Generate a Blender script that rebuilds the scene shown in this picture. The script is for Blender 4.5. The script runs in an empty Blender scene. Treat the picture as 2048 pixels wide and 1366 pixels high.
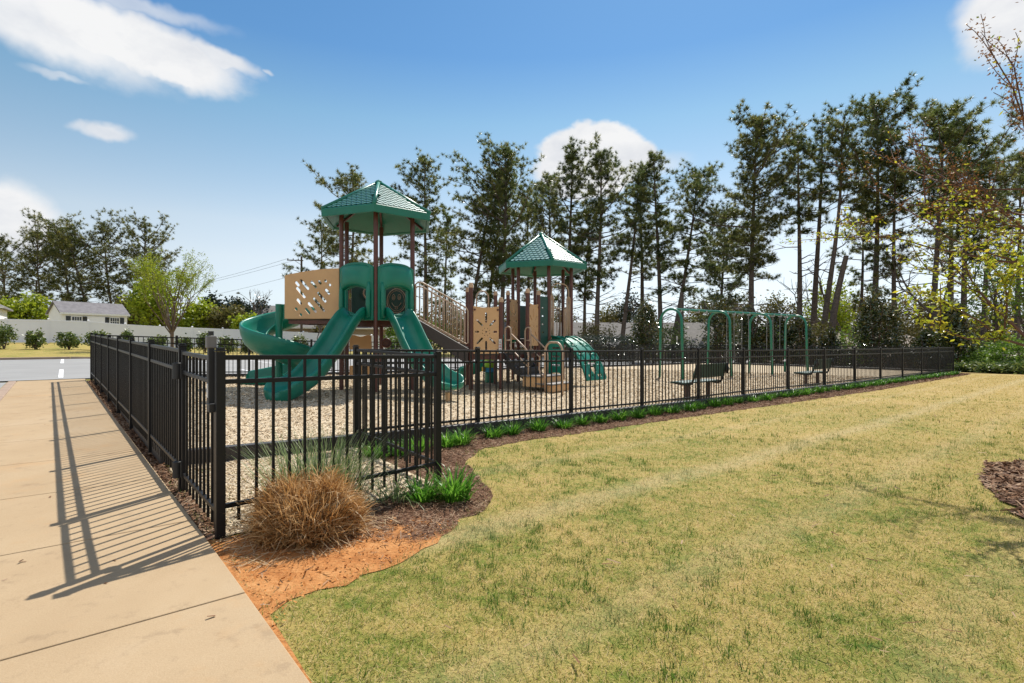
import bpy, bmesh, math, random
import numpy as np
from mathutils import Vector, Matrix
from mathutils.geometry import tessellate_polygon
S = bpy.context.scene
C = S.collection
F = 1065.0                      # focal length in photo pixels (2048 wide)
CAMZ = 1.34
PI = math.pi
R2 = math.radians
def W(px, D):                   # ground position seen at photo column px at depth D
    return ((px-1024.0)/F*D, D)
# ---- site frame: s runs along the lawn-side fence, t along the sidewalk fence
P1 = (-1.984, 3.62)
RX, RY = 0.766, 0.643
def st(s, t): return (P1[0]+s*RX-t*RY, P1[1]+s*RY+t*RX)
def ST(x, y):
    dx, dy = x-P1[0], y-P1[1]
    return dx*RX+dy*RY, -dx*RY+dy*RX
_T = ([-60,-5,0,14.3,30,44,51,80,400], [-.3,0,0,.28,.45,.80,1.2,1.6,2.0])
_Fs = ([-100,0,4,14,25,40], [1,1,.8,.62,.3,0])
_H = ([-100,33,75,400], [0,0,-2.2,-2.6])
def gz(x, y):
    s, t = ST(np.asarray(x, float), np.asarray(y, float))
    r = np.interp(t,*_T)*np.interp(s,*_Fs) - .19*(1-np.exp(-np.maximum(s,0)/8)) + np.interp(s,*_H)
    return r
def g(x, y): return float(gz(x, y))
CHIP = .08
def cz(x, y): return g(x, y)+CHIP

# ---------------------------------------------------------------- objects
def setp(o, label=None, cat=None, group=None, kind=None):
    if label: o['label'] = label
    if cat: o['category'] = cat
    if group: o['group'] = group
    if kind: o['kind'] = kind
    return o
def thing(name, label, cat, loc=(0,0,0), rz=0, group=None):
    o = bpy.data.objects.new(name, None); C.objects.link(o)
    o.location = loc; o.rotation_euler = (0,0,rz); o.empty_display_size = .1
    return setp(o, label, cat, group)
def dup(root, loc, rz=0, label=None, group=None, scale=None):
    r = root.copy(); C.objects.link(r); r.location = loc; r.rotation_euler = (0,0,rz)
    if scale: r.scale = scale
    if label: r['label'] = label
    if group: r['group'] = group
    for ch in list(root.children):
        c = ch.copy(); C.objects.link(c); c.parent = r
        for gg in list(ch.children):
            d = gg.copy(); C.objects.link(d); d.parent = c
    return r
def mesh_np(name, v, f, mat=None, parent=None, smooth=False, attr=None):
    v = np.ascontiguousarray(v, dtype=np.float32); f = np.ascontiguousarray(f, dtype=np.int32)
    m = bpy.data.meshes.new(name)
    m.vertices.add(len(v)); m.vertices.foreach_set('co', v.ravel())
    k = f.shape[1]
    m.loops.add(f.size); m.loops.foreach_set('vertex_index', f.ravel())
    m.polygons.add(len(f)); m.polygons.foreach_set('loop_start', np.arange(0, f.size, k, dtype=np.int32))
    if smooth: m.polygons.foreach_set('use_smooth', np.ones(len(f), dtype=bool))
    m.update(calc_edges=True)
    if attr is not None:
        a = m.attributes.new('rnd', 'FLOAT', 'POINT'); a.data.foreach_set('value', np.ascontiguousarray(attr, dtype=np.float32))
    o = bpy.data.objects.new(name, m); C.objects.link(o)
    if mat: m.materials.append(mat)
    if parent: o.parent = parent
    return o
class MB:
    def __init__(s, org=(0,0,0)): s.v=[]; s.f=[]; s.o=org
    def add(s, vs, fs):
        n=len(s.v); ox,oy,oz=s.o
        s.v += [(p[0]-ox,p[1]-oy,p[2]-oz) for p in vs]; s.f += [tuple(i+n for i in q) for q in fs]; return s
    def obox(s, c, ex, ey, ez):     # centre and three half-axis vectors
        c=Vector(c); ex=Vector(ex); ey=Vector(ey); ez=Vector(ez)
        vs=[c+a*ex+b*ey+d*ez for d in (-1,1) for b in (-1,1) for a in (-1,1)]
        return s.add(vs, [(0,2,3,1),(4,5,7,6),(0,1,5,4),(2,6,7,3),(0,4,6,2),(1,3,7,5)])
    def box(s, c, sx, sy, sz, rz=0):
        co,si=math.cos(rz),math.sin(rz)
        return s.obox(c,(sx/2*co,sx/2*si,0),(-sy/2*si,sy/2*co,0),(0,0,sz/2))
    def bar(s, a, b, w, h):         # rectangular bar from a to b
        a=Vector(a); b=Vector(b); d=b-a; L=d.length; d/=L
        up=Vector((0,0,1)) if abs(d.z)<.99 else Vector((0,1,0))
        sd=d.cross(up).normalized(); u2=sd.cross(d)
        return s.obox((a+b)/2, d*L/2, sd*w/2, u2*h/2)
    def tube(s, pts, r, n=8, closed=False, caps=True):
        P=[Vector(p) for p in pts]; k=len(P)
        rr = r if hasattr(r,'__len__') else [r]*k
        tg=[]
        for i in range(k):
            a=P[i-1] if (i>0 or closed) else P[i]; b=P[(i+1)%k] if (i<k-1 or closed) else P[i]
            d=b-a; tg.append(d.normalized() if d.length>1e-9 else Vector((0,0,1)))
        u=tg[0].orthogonal().normalized(); vs=[]
        for i in range(k):
            t=tg[i]; u=(u-t*u.dot(t))
            u = u.normalized() if u.length>1e-6 else t.orthogonal().normalized()
            w=t.cross(u)
            for j in range(n):
                a=2*PI*j/n; vs.append(P[i]+(u*math.cos(a)+w*math.sin(a))*rr[i])
        fs=[]
        for i in range(k if closed else k-1):
            i2=(i+1)%k
            for j in range(n):
                j2=(j+1)%n; fs.append((i*n+j,i*n+j2,i2*n+j2,i2*n+j))
        if caps and not closed:
            fs.append(tuple(range(n))[::-1]); fs.append(tuple((k-1)*n+j for j in range(n)))
        return s.add(vs,fs)
    def cyl(s, c, r, h, n=16, r2=None):
        c=Vector(c); return s.tube([c,c+Vector((0,0,h))],[r,r if r2 is None else r2],n)
    def prism(s, poly, z0, z1):     # extrude a plan polygon
        n=len(poly)
        vs=[(p[0],p[1],z0) for p in poly]+[(p[0],p[1],z1) for p in poly]
        fs=[tuple(range(n))[::-1],tuple(range(n,2*n))]+[(i,(i+1)%n,(i+1)%n+n,i+n) for i in range(n)]
        return s.add(vs,fs)
    def sweep(s, rings, cap=True):  # list of closed rings (same count)
        n=len(rings[0]); vs=[p for r in rings for p in r]; fs=[]
        for i in range(len(rings)-1):
            for j in range(n):
                j2=(j+1)%n; fs.append((i*n+j,i*n+j2,(i+1)*n+j2,(i+1)*n+j))
        if cap: fs.append(tuple(range(n))[::-1]); fs.append(tuple((len(rings)-1)*n+j for j in range(n)))
        return s.add(vs,fs)
    def build(s, name, mat, parent=None, smooth=False, bevel=0, seg=2, fix=True):
        m=bpy.data.meshes.new(name); m.from_pydata([tuple(p) for p in s.v],[],s.f); m.update()
        if fix:
            bm=bmesh.new(); bm.from_mesh(m); bmesh.ops.recalc_face_normals(bm,faces=bm.faces); bm.to_mesh(m); bm.free()
        m.materials.append(mat)
        if smooth:
            for p in m.polygons: p.use_smooth=True
            if smooth=='auto':
                bm=bmesh.new(); bm.from_mesh(m)
                for e in bm.edges:
                    if len(e.link_faces)==2 and e.calc_face_angle(0)>R2(40): e.smooth=False
                bm.to_mesh(m); bm.free()
        o=bpy.data.objects.new(name,m); C.objects.link(o)
        if parent: o.parent=parent
        if bevel:
            b=o.modifiers.new('bevel','BEVEL'); b.width=bevel; b.segments=seg; b.limit_method='ANGLE'; b.angle_limit=R2(40)
        return o

# ---------------------------------------------------------------- materials
def nmat(name):
    m=bpy.data.materials.new(name); m.use_nodes=True; nt=m.node_tree
    return m, nt, nt.nodes['Principled BSDF'], nt.nodes['Material Output']
def nd(nt, typ, **kw):
    n=nt.nodes.new(typ)
    for k,v in kw.items():
        if k.startswith('i_'):
            key=k[2:]; key=int(key) if key.isdigit() else key.replace('_',' ')
            n.inputs[key].default_value=v
        else: setattr(n,k,v)
    return n
def pos(nt, obj=False, scale=(1,1,1), rot=(0,0,0)):
    src = nd(nt,'ShaderNodeTexCoord').outputs['Object'] if obj else nd(nt,'ShaderNodeNewGeometry').outputs['Position']
    mp=nd(nt,'ShaderNodeMapping'); mp.inputs['Scale'].default_value=scale; mp.inputs['Rotation'].default_value=rot
    nt.links.new(src,mp.inputs['Vector']); return mp.outputs['Vector']
def noise(nt, vec, scale, detail=4, rough=.55, dist=0):
    n=nd(nt,'ShaderNodeTexNoise'); n.inputs['Scale'].default_value=scale; n.inputs['Detail'].default_value=detail
    n.inputs['Roughness'].default_value=rough; n.inputs['Distortion'].default_value=dist
    nt.links.new(vec,n.inputs['Vector']); return n.outputs['Fac']
def ramp(nt, fac, stops):
    r=nd(nt,'ShaderNodeValToRGB'); e=r.color_ramp.elements
    e[0].position,e[0].color=stops[0][0],(*stops[0][1],1)
    e[1].position,e[1].color=stops[-1][0],(*stops[-1][1],1)
    for p,c in stops[1:-1]:
        x=e.new(p); x.color=(*c,1)
    nt.links.new(fac,r.inputs['Fac']); return r.outputs['Color']
def mix(nt, fac, a, b, mode='MIX'):
    n=nd(nt,'ShaderNodeMix',data_type='RGBA',blend_type=mode)
    for sock,val in ((n.inputs[0],fac),(n.inputs[6],a),(n.inputs[7],b)):
        if isinstance(val,(int,float)): sock.default_value=val
        elif isinstance(val,tuple): sock.default_value=(*val,1) if len(val)==3 else val
        else: nt.links.new(val,sock)
    return n.outputs[2]
def math_(nt, op, a, b=None, c=None):
    n=nd(nt,'ShaderNodeMath',operation=op)
    for i,val in enumerate((a,b,c)):
        if val is None: continue
        if isinstance(val,(int,float)): n.inputs[i].default_value=val
        else: nt.links.new(val,n.inputs[i])
    return n.outputs[0]
def bump(nt, bs, h, strength=.3, dist=.01):
    b=nd(nt,'ShaderNodeBump'); b.inputs['Strength'].default_value=strength; b.inputs['Distance'].default_value=dist
    nt.links.new(h,b.inputs['Height']); nt.links.new(b.outputs['Normal'],bs.inputs['Normal']); return b
def simple(name, col, rough=.5, col2=None, scale=6, bscale=0, bstr=.2, metal=0, spec=.5, dirt=0):
    m,nt,bs,_=nmat(name)
    bs.inputs['Roughness'].default_value=rough; bs.inputs['Metallic'].default_value=metal
    bs.inputs['Specular IOR Level'].default_value=spec
    p=pos(nt,obj=True)
    c2=col2 or tuple(x*.82 for x in col)
    fac=noise(nt,p,scale,5)
    nt.links.new(ramp(nt,fac,[(.35,c2),(.65,col)]),bs.inputs['Base Color'])
    rr=nd(nt,'ShaderNodeMapRange'); rr.inputs['To Min'].default_value=max(.03,rough-.1); rr.inputs['To Max'].default_value=min(1,rough+.12)
    nt.links.new(noise(nt,p,scale*2.3,4),rr.inputs['Value']); nt.links.new(rr.outputs[0],bs.inputs['Roughness'])
    if bscale: bump(nt,bs,noise(nt,p,bscale,3),bstr,.01)
    return m
def leafmat(name, c1, c2, scale=.6, trans=.35, rough=.5, c3=None, spec=.3):
    m,nt,bs,out=nmat(name)
    p=pos(nt); fac=noise(nt,p,scale,3,.6)
    a=nd(nt,'ShaderNodeAttribute',attribute_name='rnd')
    f2=math_(nt,'ADD',math_(nt,'MULTIPLY',fac,.75),math_(nt,'MULTIPLY',a.outputs['Fac'],.42))
    stops=[(.3,c1),(.75,c2)]
    if c3: stops=[(.28,c1),(.55,c2),(.85,c3)]
    col=ramp(nt,f2,stops)
    nt.links.new(col,bs.inputs['Base Color']); bs.inputs['Roughness'].default_value=rough; bs.inputs['Specular IOR Level'].default_value=spec
    if trans>0:
        tr=nd(nt,'ShaderNodeBsdfTranslucent'); nt.links.new(col,tr.inputs['Color'])
        mx=nd(nt,'ShaderNodeMixShader'); mx.inputs[0].default_value=trans
        nt.links.new(bs.outputs[0],mx.inputs[1]); nt.links.new(tr.outputs[0],mx.inputs[2]); nt.links.new(mx.outputs[0],out.inputs['Surface'])
    return m
def lawn_nodes(nt, blades):
    """colour of the dormant lawn, shared by the soil sheet and the blades on it"""
    p=pos(nt)
    big=noise(nt,p,.35,3); mid=noise(nt,p,1.5,4,.6); fine=noise(nt,p,9,3,.6)
    f=math_(nt,'ADD',math_(nt,'MULTIPLY',big,.26),math_(nt,'ADD',math_(nt,'MULTIPLY',mid,.42),math_(nt,'MULTIPLY',fine,.42)))
    # more straw towards the far end of the lawn
    sx=nd(nt,'ShaderNodeSeparateXYZ'); nt.links.new(p,sx.inputs[0])
    far=nd(nt,'ShaderNodeMapRange'); far.inputs['From Min'].default_value=2; far.inputs['From Max'].default_value=15
    nt.links.new(sx.outputs['X'],far.inputs['Value'])
    f=math_(nt,'ADD',f,math_(nt,'MULTIPLY',far.outputs[0],.10)); nr=nd(nt,'ShaderNodeMapRange'); nr.inputs['From Min'].default_value=6; nr.inputs['From Max'].default_value=2; nt.links.new(sx.outputs['Y'],nr.inputs['Value']); f=math_(nt,'ADD',f,math_(nt,'SUBTRACT',.035,math_(nt,'MULTIPLY',nr.outputs[0],.035)))
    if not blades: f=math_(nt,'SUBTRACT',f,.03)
    if blades:
        a=nd(nt,'ShaderNodeAttribute',attribute_name='rnd')
        f=math_(nt,'ADD',f,math_(nt,'MULTIPLY',math_(nt,'SUBTRACT',a.outputs['Fac'],.5),.55))
    # wheel tracks of the mower, along the fence direction
    vt=math_(nt,'ADD',math_(nt,'MULTIPLY',math_(nt,'ADD',sx.outputs['X'],-P1[0]),-RY),math_(nt,'MULTIPLY',math_(nt,'ADD',sx.outputs['Y'],-P1[1]),RX))
    wob=math_(nt,'MULTIPLY',noise(nt,p,.5,2),.35)
    tr=0
    for c0,wd,am in ((-.9,.30,.42),(.45,.22,.2),(-2.3,.26,.2),(-3.5,.26,.16)):
        d=math_(nt,'ABSOLUTE',math_(nt,'SUBTRACT',math_(nt,'ADD',vt,wob),c0+.17))
        mr=nd(nt,'ShaderNodeMapRange'); mr.interpolation_type='SMOOTHSTEP'
        mr.inputs['From Min'].default_value=wd; mr.inputs['From Max'].default_value=0
        mr.inputs['To Min'].default_value=0; mr.inputs['To Max'].default_value=am
        nt.links.new(d,mr.inputs['Value']); tr = mr.outputs[0] if tr==0 else math_(nt,'ADD',tr,mr.outputs[0])
    col=ramp(nt,f,[(.34,(.085,.165,.022)),(.45,(.235,.27,.045)),(.535,(.415,.355,.10)),(.66,(.55,.415,.15)),(.8,(.68,.53,.27))])
    far2=math_(nt,'MULTIPLY',far.outputs[0],.34)
    col=mix(nt,far2,col,mix(nt,mid,(.46,.29,.075),(.38,.30,.07)))
    col=mix(nt,tr,col,(.62,.52,.30))
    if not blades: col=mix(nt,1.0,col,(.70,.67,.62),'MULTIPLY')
    return col
def ramp_f(nt,f,a,b):
    mr=nd(nt,'ShaderNodeMapRange'); mr.interpolation_type='SMOOTHSTEP'; mr.inputs['From Min'].default_value=a; mr.inputs['From Max'].default_value=b; nt.links.new(f,mr.inputs['Value']); return mr.outputs[0]
M={}
def mats():
    # black powder-coated aluminium
    M['fence']=simple('black_powder_coat',(.007,.007,.008),.42,(.010,.0095,.009),20,90,.03,0,.28)
    M['latch']=simple('black_latch_plastic',(.02,.02,.02),.5)
    M['latchgrey']=simple('grey_latch_plastic',(.16,.15,.14),.5)
    M['white']=simple('white_plastic',(.75,.75,.74),.45)
    M['green']=simple('green_moulded_plastic',(.003,.185,.118),.36,(.003,.155,.098),3,60,.03,0,.5)
    M['greendark']=simple('dark_green_panel',(.004,.06,.042),.4,(.004,.05,.035),4)
    M['roofgreen']=simple('green_roof_plastic',(.004,.165,.11),.38,(.004,.14,.092),3,50,.04,0,.5)
    M['shingle']=simple('green_roof_shingle',(.03,.18,.135),.34,(.02,.145,.108),5,60,.05,0,.9)
    M['shingle'].node_tree.nodes['Principled BSDF'].inputs['Coat Weight'].default_value=.7; M['shingle'].node_tree.nodes['Principled BSDF'].inputs['Coat Roughness'].default_value=.42
    M['brown']=simple('brown_steel_post',(.115,.036,.024),.38,(.085,.028,.02),5,80,.02)
    M['tan']=simple('tan_plastic_panel',(.64,.385,.18),.5,(.59,.35,.165),3,120,.03)
    M['tantube']=simple('tan_coated_tube',(.47,.33,.22),.42,(.40,.28,.19),8)
    M['tancap']=simple('tan_post_cap',(.55,.36,.22),.5)
    M['deck']=simple('brown_coated_deck',(.045,.032,.027),.55,(.055,.04,.034),6)
    M['step']=simple('dark_coated_step',(.03,.027,.026),.5,(.045,.04,.038),8)
    M['stepgrey']=simple('grey_worn_step',(.22,.2,.18),.55)
    M['lime']=simple('lime_plastic',(.3,.6,.02),.4); M['blue']=simple('blue_plastic',(.01,.25,.5),.4); M['yellow']=simple('yellow_plastic',(.7,.45,.03),.4)
    M['red']=simple('red_plastic',(.5,.04,.03),.5)
    M['swing']=simple('green_swing_tube',(.005,.17,.105),.36,(.005,.14,.088),4)
    M['chain']=simple('galvanised_chain',(.35,.35,.35),.4,None,40,0,0,.8)
    M['belt']=simple('black_rubber',(.02,.02,.02),.6)
    M['border']=simple('black_border_timber',(.022,.02,.02),.48,(.035,.03,.028),6,40,.1)
    M['benchslat']=simple('green_coated_mesh',(.025,.075,.06),.45,(.04,.10,.085),30,150,.4)
    M['benchframe']=simple('black_bench_frame',(.012,.014,.014),.4)
    M['benchleg']=simple('brown_bench_leg',(.1,.055,.04),.5)
    M['vinyl']=simple('white_vinyl',(.82,.83,.88),.45,(.77,.78,.84),.7)
    M['bark']=simple('grey_pine_bark',(.15,.115,.09),.9,(.07,.053,.042),7,14,.8)
    M['bark2']=simple('brown_smooth_bark',(.17,.115,.08),.8,(.10,.07,.05),9,25,.5)
    M['twigred']=simple('reddish_twig_bark',(.15,.065,.04),.75,(.10,.05,.035),9)
    M['polewood']=simple('weathered_pole_wood',(.13,.10,.08),.85,(.08,.065,.05),6,20,.4)
    M['wire']=simple('black_wire',(.02,.02,.02),.6)
    M['needle']=leafmat('pine_needles',(.022,.040,.014),(.09,.125,.032),.8,.5,.36,(.25,.25,.06),.6)
    M['needle2']=leafmat('olive_pine_needles',(.028,.045,.015),(.11,.132,.034),.8,.5,.36,(.27,.25,.06),.6)
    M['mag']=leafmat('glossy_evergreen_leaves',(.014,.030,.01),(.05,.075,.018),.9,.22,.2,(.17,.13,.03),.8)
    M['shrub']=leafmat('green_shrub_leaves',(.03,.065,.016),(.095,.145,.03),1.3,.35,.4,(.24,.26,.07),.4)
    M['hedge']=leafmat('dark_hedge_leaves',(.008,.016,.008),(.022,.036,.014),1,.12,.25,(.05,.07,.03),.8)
    M['spring']=leafmat('spring_green_leaves',(.13,.20,.012),(.25,.32,.02),.5,.45,.5,(.38,.40,.03))
    M['golden']=leafmat('yellow_green_young_leaves',(.17,.24,.02),(.36,.40,.03),2.5,.5,.5,(.56,.45,.04))
    M['redbud']=leafmat('rust_red_young_leaves',(.11,.045,.02),(.2,.085,.03),.9,.4,.5,(.26,.14,.04))
    M['budding']=leafmat('budding_olive_leaves',(.055,.055,.016),(.13,.125,.03),.16,.35,.6,(.2,.16,.06))
    M['under']=leafmat('bright_undergrowth_leaves',(.05,.11,.015),(.13,.23,.025),.9,.4,.5,(.26,.36,.05))
    M['lily']=leafmat('daylily_leaves',(.035,.12,.012),(.09,.25,.02),2.5,.5,.35,(.22,.40,.05),.4)
    M['drygrass']=leafmat('dry_tan_grass_blades',(.22,.09,.025),(.47,.255,.085),9,.35,.6,(.70,.50,.26))
    M['straw']=leafmat('pale_straw_blades',(.36,.22,.11),(.5,.36,.2),5,.3,.55,(.6,.48,.3))
    M['greyblade']=leafmat('grey_green_grass_blades',(.10,.16,.045),(.2,.28,.10),4,.35,.45,(.36,.38,.2))
    # lawn
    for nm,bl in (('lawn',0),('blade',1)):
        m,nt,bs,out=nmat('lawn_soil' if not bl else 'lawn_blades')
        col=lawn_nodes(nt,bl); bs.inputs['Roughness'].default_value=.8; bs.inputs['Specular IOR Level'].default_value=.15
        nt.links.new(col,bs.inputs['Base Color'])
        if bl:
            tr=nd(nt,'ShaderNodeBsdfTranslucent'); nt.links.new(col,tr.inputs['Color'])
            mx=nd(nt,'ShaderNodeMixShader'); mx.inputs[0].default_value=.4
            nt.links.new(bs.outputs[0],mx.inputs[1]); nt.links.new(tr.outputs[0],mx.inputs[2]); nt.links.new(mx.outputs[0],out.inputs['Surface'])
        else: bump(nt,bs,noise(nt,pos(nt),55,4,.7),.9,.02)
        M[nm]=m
    # wood chips
    for nm,cs,sc in (('chips',[(.0,(.26,.185,.11)),(.25,(.45,.345,.22)),(.6,(.57,.46,.31)),(1,(.66,.56,.41))],42),
                     ('mulch',[(0,(.03,.016,.01)),(.4,(.10,.05,.03)),(.75,(.19,.11,.07)),(1,(.34,.25,.18))],38)):
        m,nt,bs,_=nmat(nm+'_ground'); p=pos(nt)
        v=nd(nt,'ShaderNodeTexVoronoi'); v.inputs['Scale'].default_value=sc; v.inputs['Randomness'].default_value=1
        w=nd(nt,'ShaderNodeMapping'); nt.links.new(p,w.inputs['Vector']); w.inputs['Scale'].default_value=(1,.55,1); w.inputs['Rotation'].default_value=(0,0,.6)
        dn=nd(nt,'ShaderNodeTexNoise'); dn.inputs['Scale'].default_value=14; nt.links.new(w.outputs[0],dn.inputs['Vector'])
        vv=mix(nt,.12,w.outputs[0],dn.outputs['Color']); nt.links.new(vv,v.inputs['Vector'])
        sep=nd(nt,'ShaderNodeSeparateColor'); nt.links.new(v.outputs['Color'],sep.inputs[0])
        f=math_(nt,'ADD',math_(nt,'MULTIPLY',sep.outputs[0],.72),math_(nt,'MULTIPLY',noise(nt,p,1.1,4),.35))
        col=ramp(nt,f,[(a*.9+.05,c) for a,c in cs])
        nt.links.new(col,bs.inputs['Base Color']); bs.inputs['Roughness'].default_value=.9; bs.inputs['Specular IOR Level'].default_value=.15
        h=math_(nt,'ADD',math_(nt,'MULTIPLY',v.outputs['Distance'],-1.0),sep.outputs[1]); bump(nt,bs,h,.9,.018)
        M[nm]=m
    M['chip']=leafmat('wood_chip_pieces',(.34,.25,.15),(.55,.43,.285),3,0,.85,(.68,.59,.44),.1)
    M['clod']=leafmat('clay_clod',(.34,.125,.03),(.47,.19,.055),3,0,.95,(.56,.28,.105),.1)
    M['barkchip']=leafmat('bark_mulch_pieces',(.06,.03,.016),(.17,.09,.05),3,0,.9,(.38,.27,.18),.05)
    # red clay bed, blending into bark mulch away from the sidewalk
    m,nt,bs,_=nmat('red_clay_bed'); p=pos(nt)
    n1=noise(nt,p,5,6,.7); n2=noise(nt,p,45,4,.7)
    clay=ramp(nt,math_(nt,'ADD',math_(nt,'MULTIPLY',n1,.6),math_(nt,'MULTIPLY',n2,.4)),[(.28,(.17,.065,.024)),(.42,(.34,.135,.042)),(.54,(.44,.20,.07)),(.72,(.52,.29,.125))])
    mu=ramp(nt,noise(nt,p,40,5,.7),[(.3,(.03,.016,.01)),(.5,(.12,.06,.035)),(.68,(.27,.18,.12))])
    sx=nd(nt,'ShaderNodeSeparateXYZ'); nt.links.new(p,sx.inputs[0])
    yv=math_(nt,'ADD',sx.outputs['Y'],math_(nt,'MULTIPLY',math_(nt,'SUBTRACT',noise(nt,p,2.6,6,.7),.5),2.4))
    mr=nd(nt,'ShaderNodeMapRange'); mr.inputs['From Min'].default_value=3.65; mr.inputs['From Max'].default_value=3.95; nt.links.new(yv,mr.inputs['Value'])
    nt.links.new(mix(nt,mr.outputs[0],clay,mu),bs.inputs['Base Color']); bs.inputs['Roughness'].default_value=.95; bs.inputs['Specular IOR Level'].default_value=.1
    bump(nt,bs,math_(nt,'ADD',n2,math_(nt,'MULTIPLY',noise(nt,p,14,4,.6),1.5)),.7,.02); M['clay']=m
    # concrete
    m,nt,bs,_=nmat('sidewalk_concrete'); p=pos(nt)
    a=noise(nt,p,.9,5,.6); b=noise(nt,p,160,3,.7); c=noise(nt,pos(nt,scale=(1,.35,1),rot=(0,0,R2(-40))),2.2,4)
    col=ramp(nt,math_(nt,'ADD',math_(nt,'MULTIPLY',a,.6),math_(nt,'MULTIPLY',c,.4)),[(.25,(.28,.185,.095)),(.42,(.36,.255,.14)),(.55,(.40,.29,.165)),(.75,(.44,.34,.22))])
    col=mix(nt,.35,col,ramp(nt,b,[(.3,(.25,.17,.10)),(.7,(.45,.345,.235))]))
    nt.links.new(col,bs.inputs['Base Color']); bs.inputs['Roughness'].default_value=.85; bs.inputs['Specular IOR Level'].default_value=.2
    brm=noise(nt,pos(nt,scale=(1,14,1),rot=(0,0,R2(-40))),26,3,.6)
    spots=noise(nt,p,6,6,.75); col=mix(nt,math_(nt,'MULTIPLY',ramp_f(nt,spots,.54,.70),.4),col,(.20,.14,.085))
    rust=math_(nt,'MULTIPLY',ramp_f(nt,noise(nt,p,1.3,5,.7),.54,.72),.35); col=mix(nt,rust,col,(.42,.24,.10)); nt.links.new(col,bs.inputs['Base Color'])
    bump(nt,bs,math_(nt,'ADD',b,brm),.3,.004); M['concrete']=m
    m,nt,bs,_=nmat('asphalt'); p=pos(nt)
    a=noise(nt,p,.5,4); b=noise(nt,p,60,3,.7)
    col=ramp(nt,math_(nt,'ADD',math_(nt,'MULTIPLY',a,.6),math_(nt,'MULTIPLY',b,.4)),[(.3,(.21,.205,.195)),(.7,(.29,.285,.27))])
    nt.links.new(col,bs.inputs['Base Color']); bs.inputs['Roughness'].default_value=.8; bump(nt,bs,b,.3,.005); M['asphalt']=m
    M['kerb']=simple('kerb_concrete',(.34,.24,.17),.85,(.26,.19,.14),3,60,.2)
    M['paint']=simple('white_road_paint',(.75,.75,.75),.7)
    M['siding']=simple('white_siding',(.82,.82,.82),.6,(.77,.77,.77),1)
    M['roofgrey']=simple('grey_asphalt_shingles',(.20,.19,.195),.9,(.15,.14,.145),3,30,.5)
    M['rooftan']=simple('tan_asphalt_shingles',(.33,.27,.21),.9,(.26,.21,.165),3,30,.5)
    M['roofpale']=simple('pale_grey_shingles',(.20,.185,.17),.9,(.15,.14,.13),3,30,.5)
    M['brick']=simple('tan_brick',(.35,.27,.20),.9,(.26,.2,.15),8)
    M['glass']=simple('dark_window_glass',(.02,.025,.03),.1,None,3,0,0,0,.8)
    M['shutter']=simple('dark_shutter',(.03,.035,.045),.5)
mats()
# ---------------------------------------------------------------- ground sheets
def sheet(name, poly, off, mat, step=1.0, wall=0, kind='structure', tframe=True):
    bm=bmesh.new()
    vv=[bm.verts.new((x,y,0)) for x,y in poly]
    for tri in tessellate_polygon([[Vector((x,y,0)) for x,y in poly]]): bm.faces.new([vv[i] for i in tri])
    for dirv in ((RX,RY),(-RY,RX)):
        pr=[(x-P1[0])*dirv[0]+(y-P1[1])*dirv[1] for x,y in poly]
        a=math.floor(min(pr)/step)*step
        while a<max(pr):
            bmesh.ops.bisect_plane(bm,geom=bm.verts[:]+bm.edges[:]+bm.faces[:],plane_co=(P1[0]+dirv[0]*a,P1[1]+dirv[1]*a,0),plane_no=(dirv[0],dirv[1],0))
            a+=step
    for v in bm.verts: v.co.z=g(v.co.x,v.co.y)+off
    if wall:
        be=[e for e in bm.edges if len(e.link_faces)==1]
        r=bmesh.ops.extrude_edge_only(bm,edges=be)
        for x in r['geom']:
            if isinstance(x,bmesh.types.BMVert): x.co.z-=wall
    bmesh.ops.recalc_face_normals(bm,faces=bm.faces[:])
    up=sum(f.normal.z*f.calc_area() for f in bm.faces)
    if up<0: bmesh.ops.reverse_faces(bm,faces=bm.faces[:])
    m=bpy.data.meshes.new(name); bm.to_mesh(m); bm.free(); m.materials.append(mat)
    for p in m.polygons: p.use_smooth = not wall
    o=bpy.data.objects.new(name,m); C.objects.link(o)
    return setp(o,kind=kind)
# lawn / terrain: one graded grid out to the horizon
def terrain():
    def axis(lo,hi):
        a=[]; x=0.0
        while x<hi: a.append(x); x+= .5 if x<34 else (2 if x<110 else 40)
        a.append(hi); b=[]; x=-.5
        while x>lo: b.append(x); x-= .5 if x>-14 else (2 if x>-110 else 40)
        b.append(lo); return np.array(b[::-1]+a)
    A=axis(-900,900); B=axis(-900,900)
    SS,TT=np.meshgrid(A,B); X=P1[0]+SS*RX-TT*RY; Y=P1[1]+SS*RY+TT*RX
    Z=gz(X,Y); v=np.stack([X,Y,Z],-1).reshape(-1,3); n=len(A)
    i,j=np.meshgrid(np.arange(len(B)-1),np.arange(n-1),indexing='ij'); k=(i*n+j).ravel()
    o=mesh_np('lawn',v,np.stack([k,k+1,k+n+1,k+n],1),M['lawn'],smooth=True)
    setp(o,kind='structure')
terrain()
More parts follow.
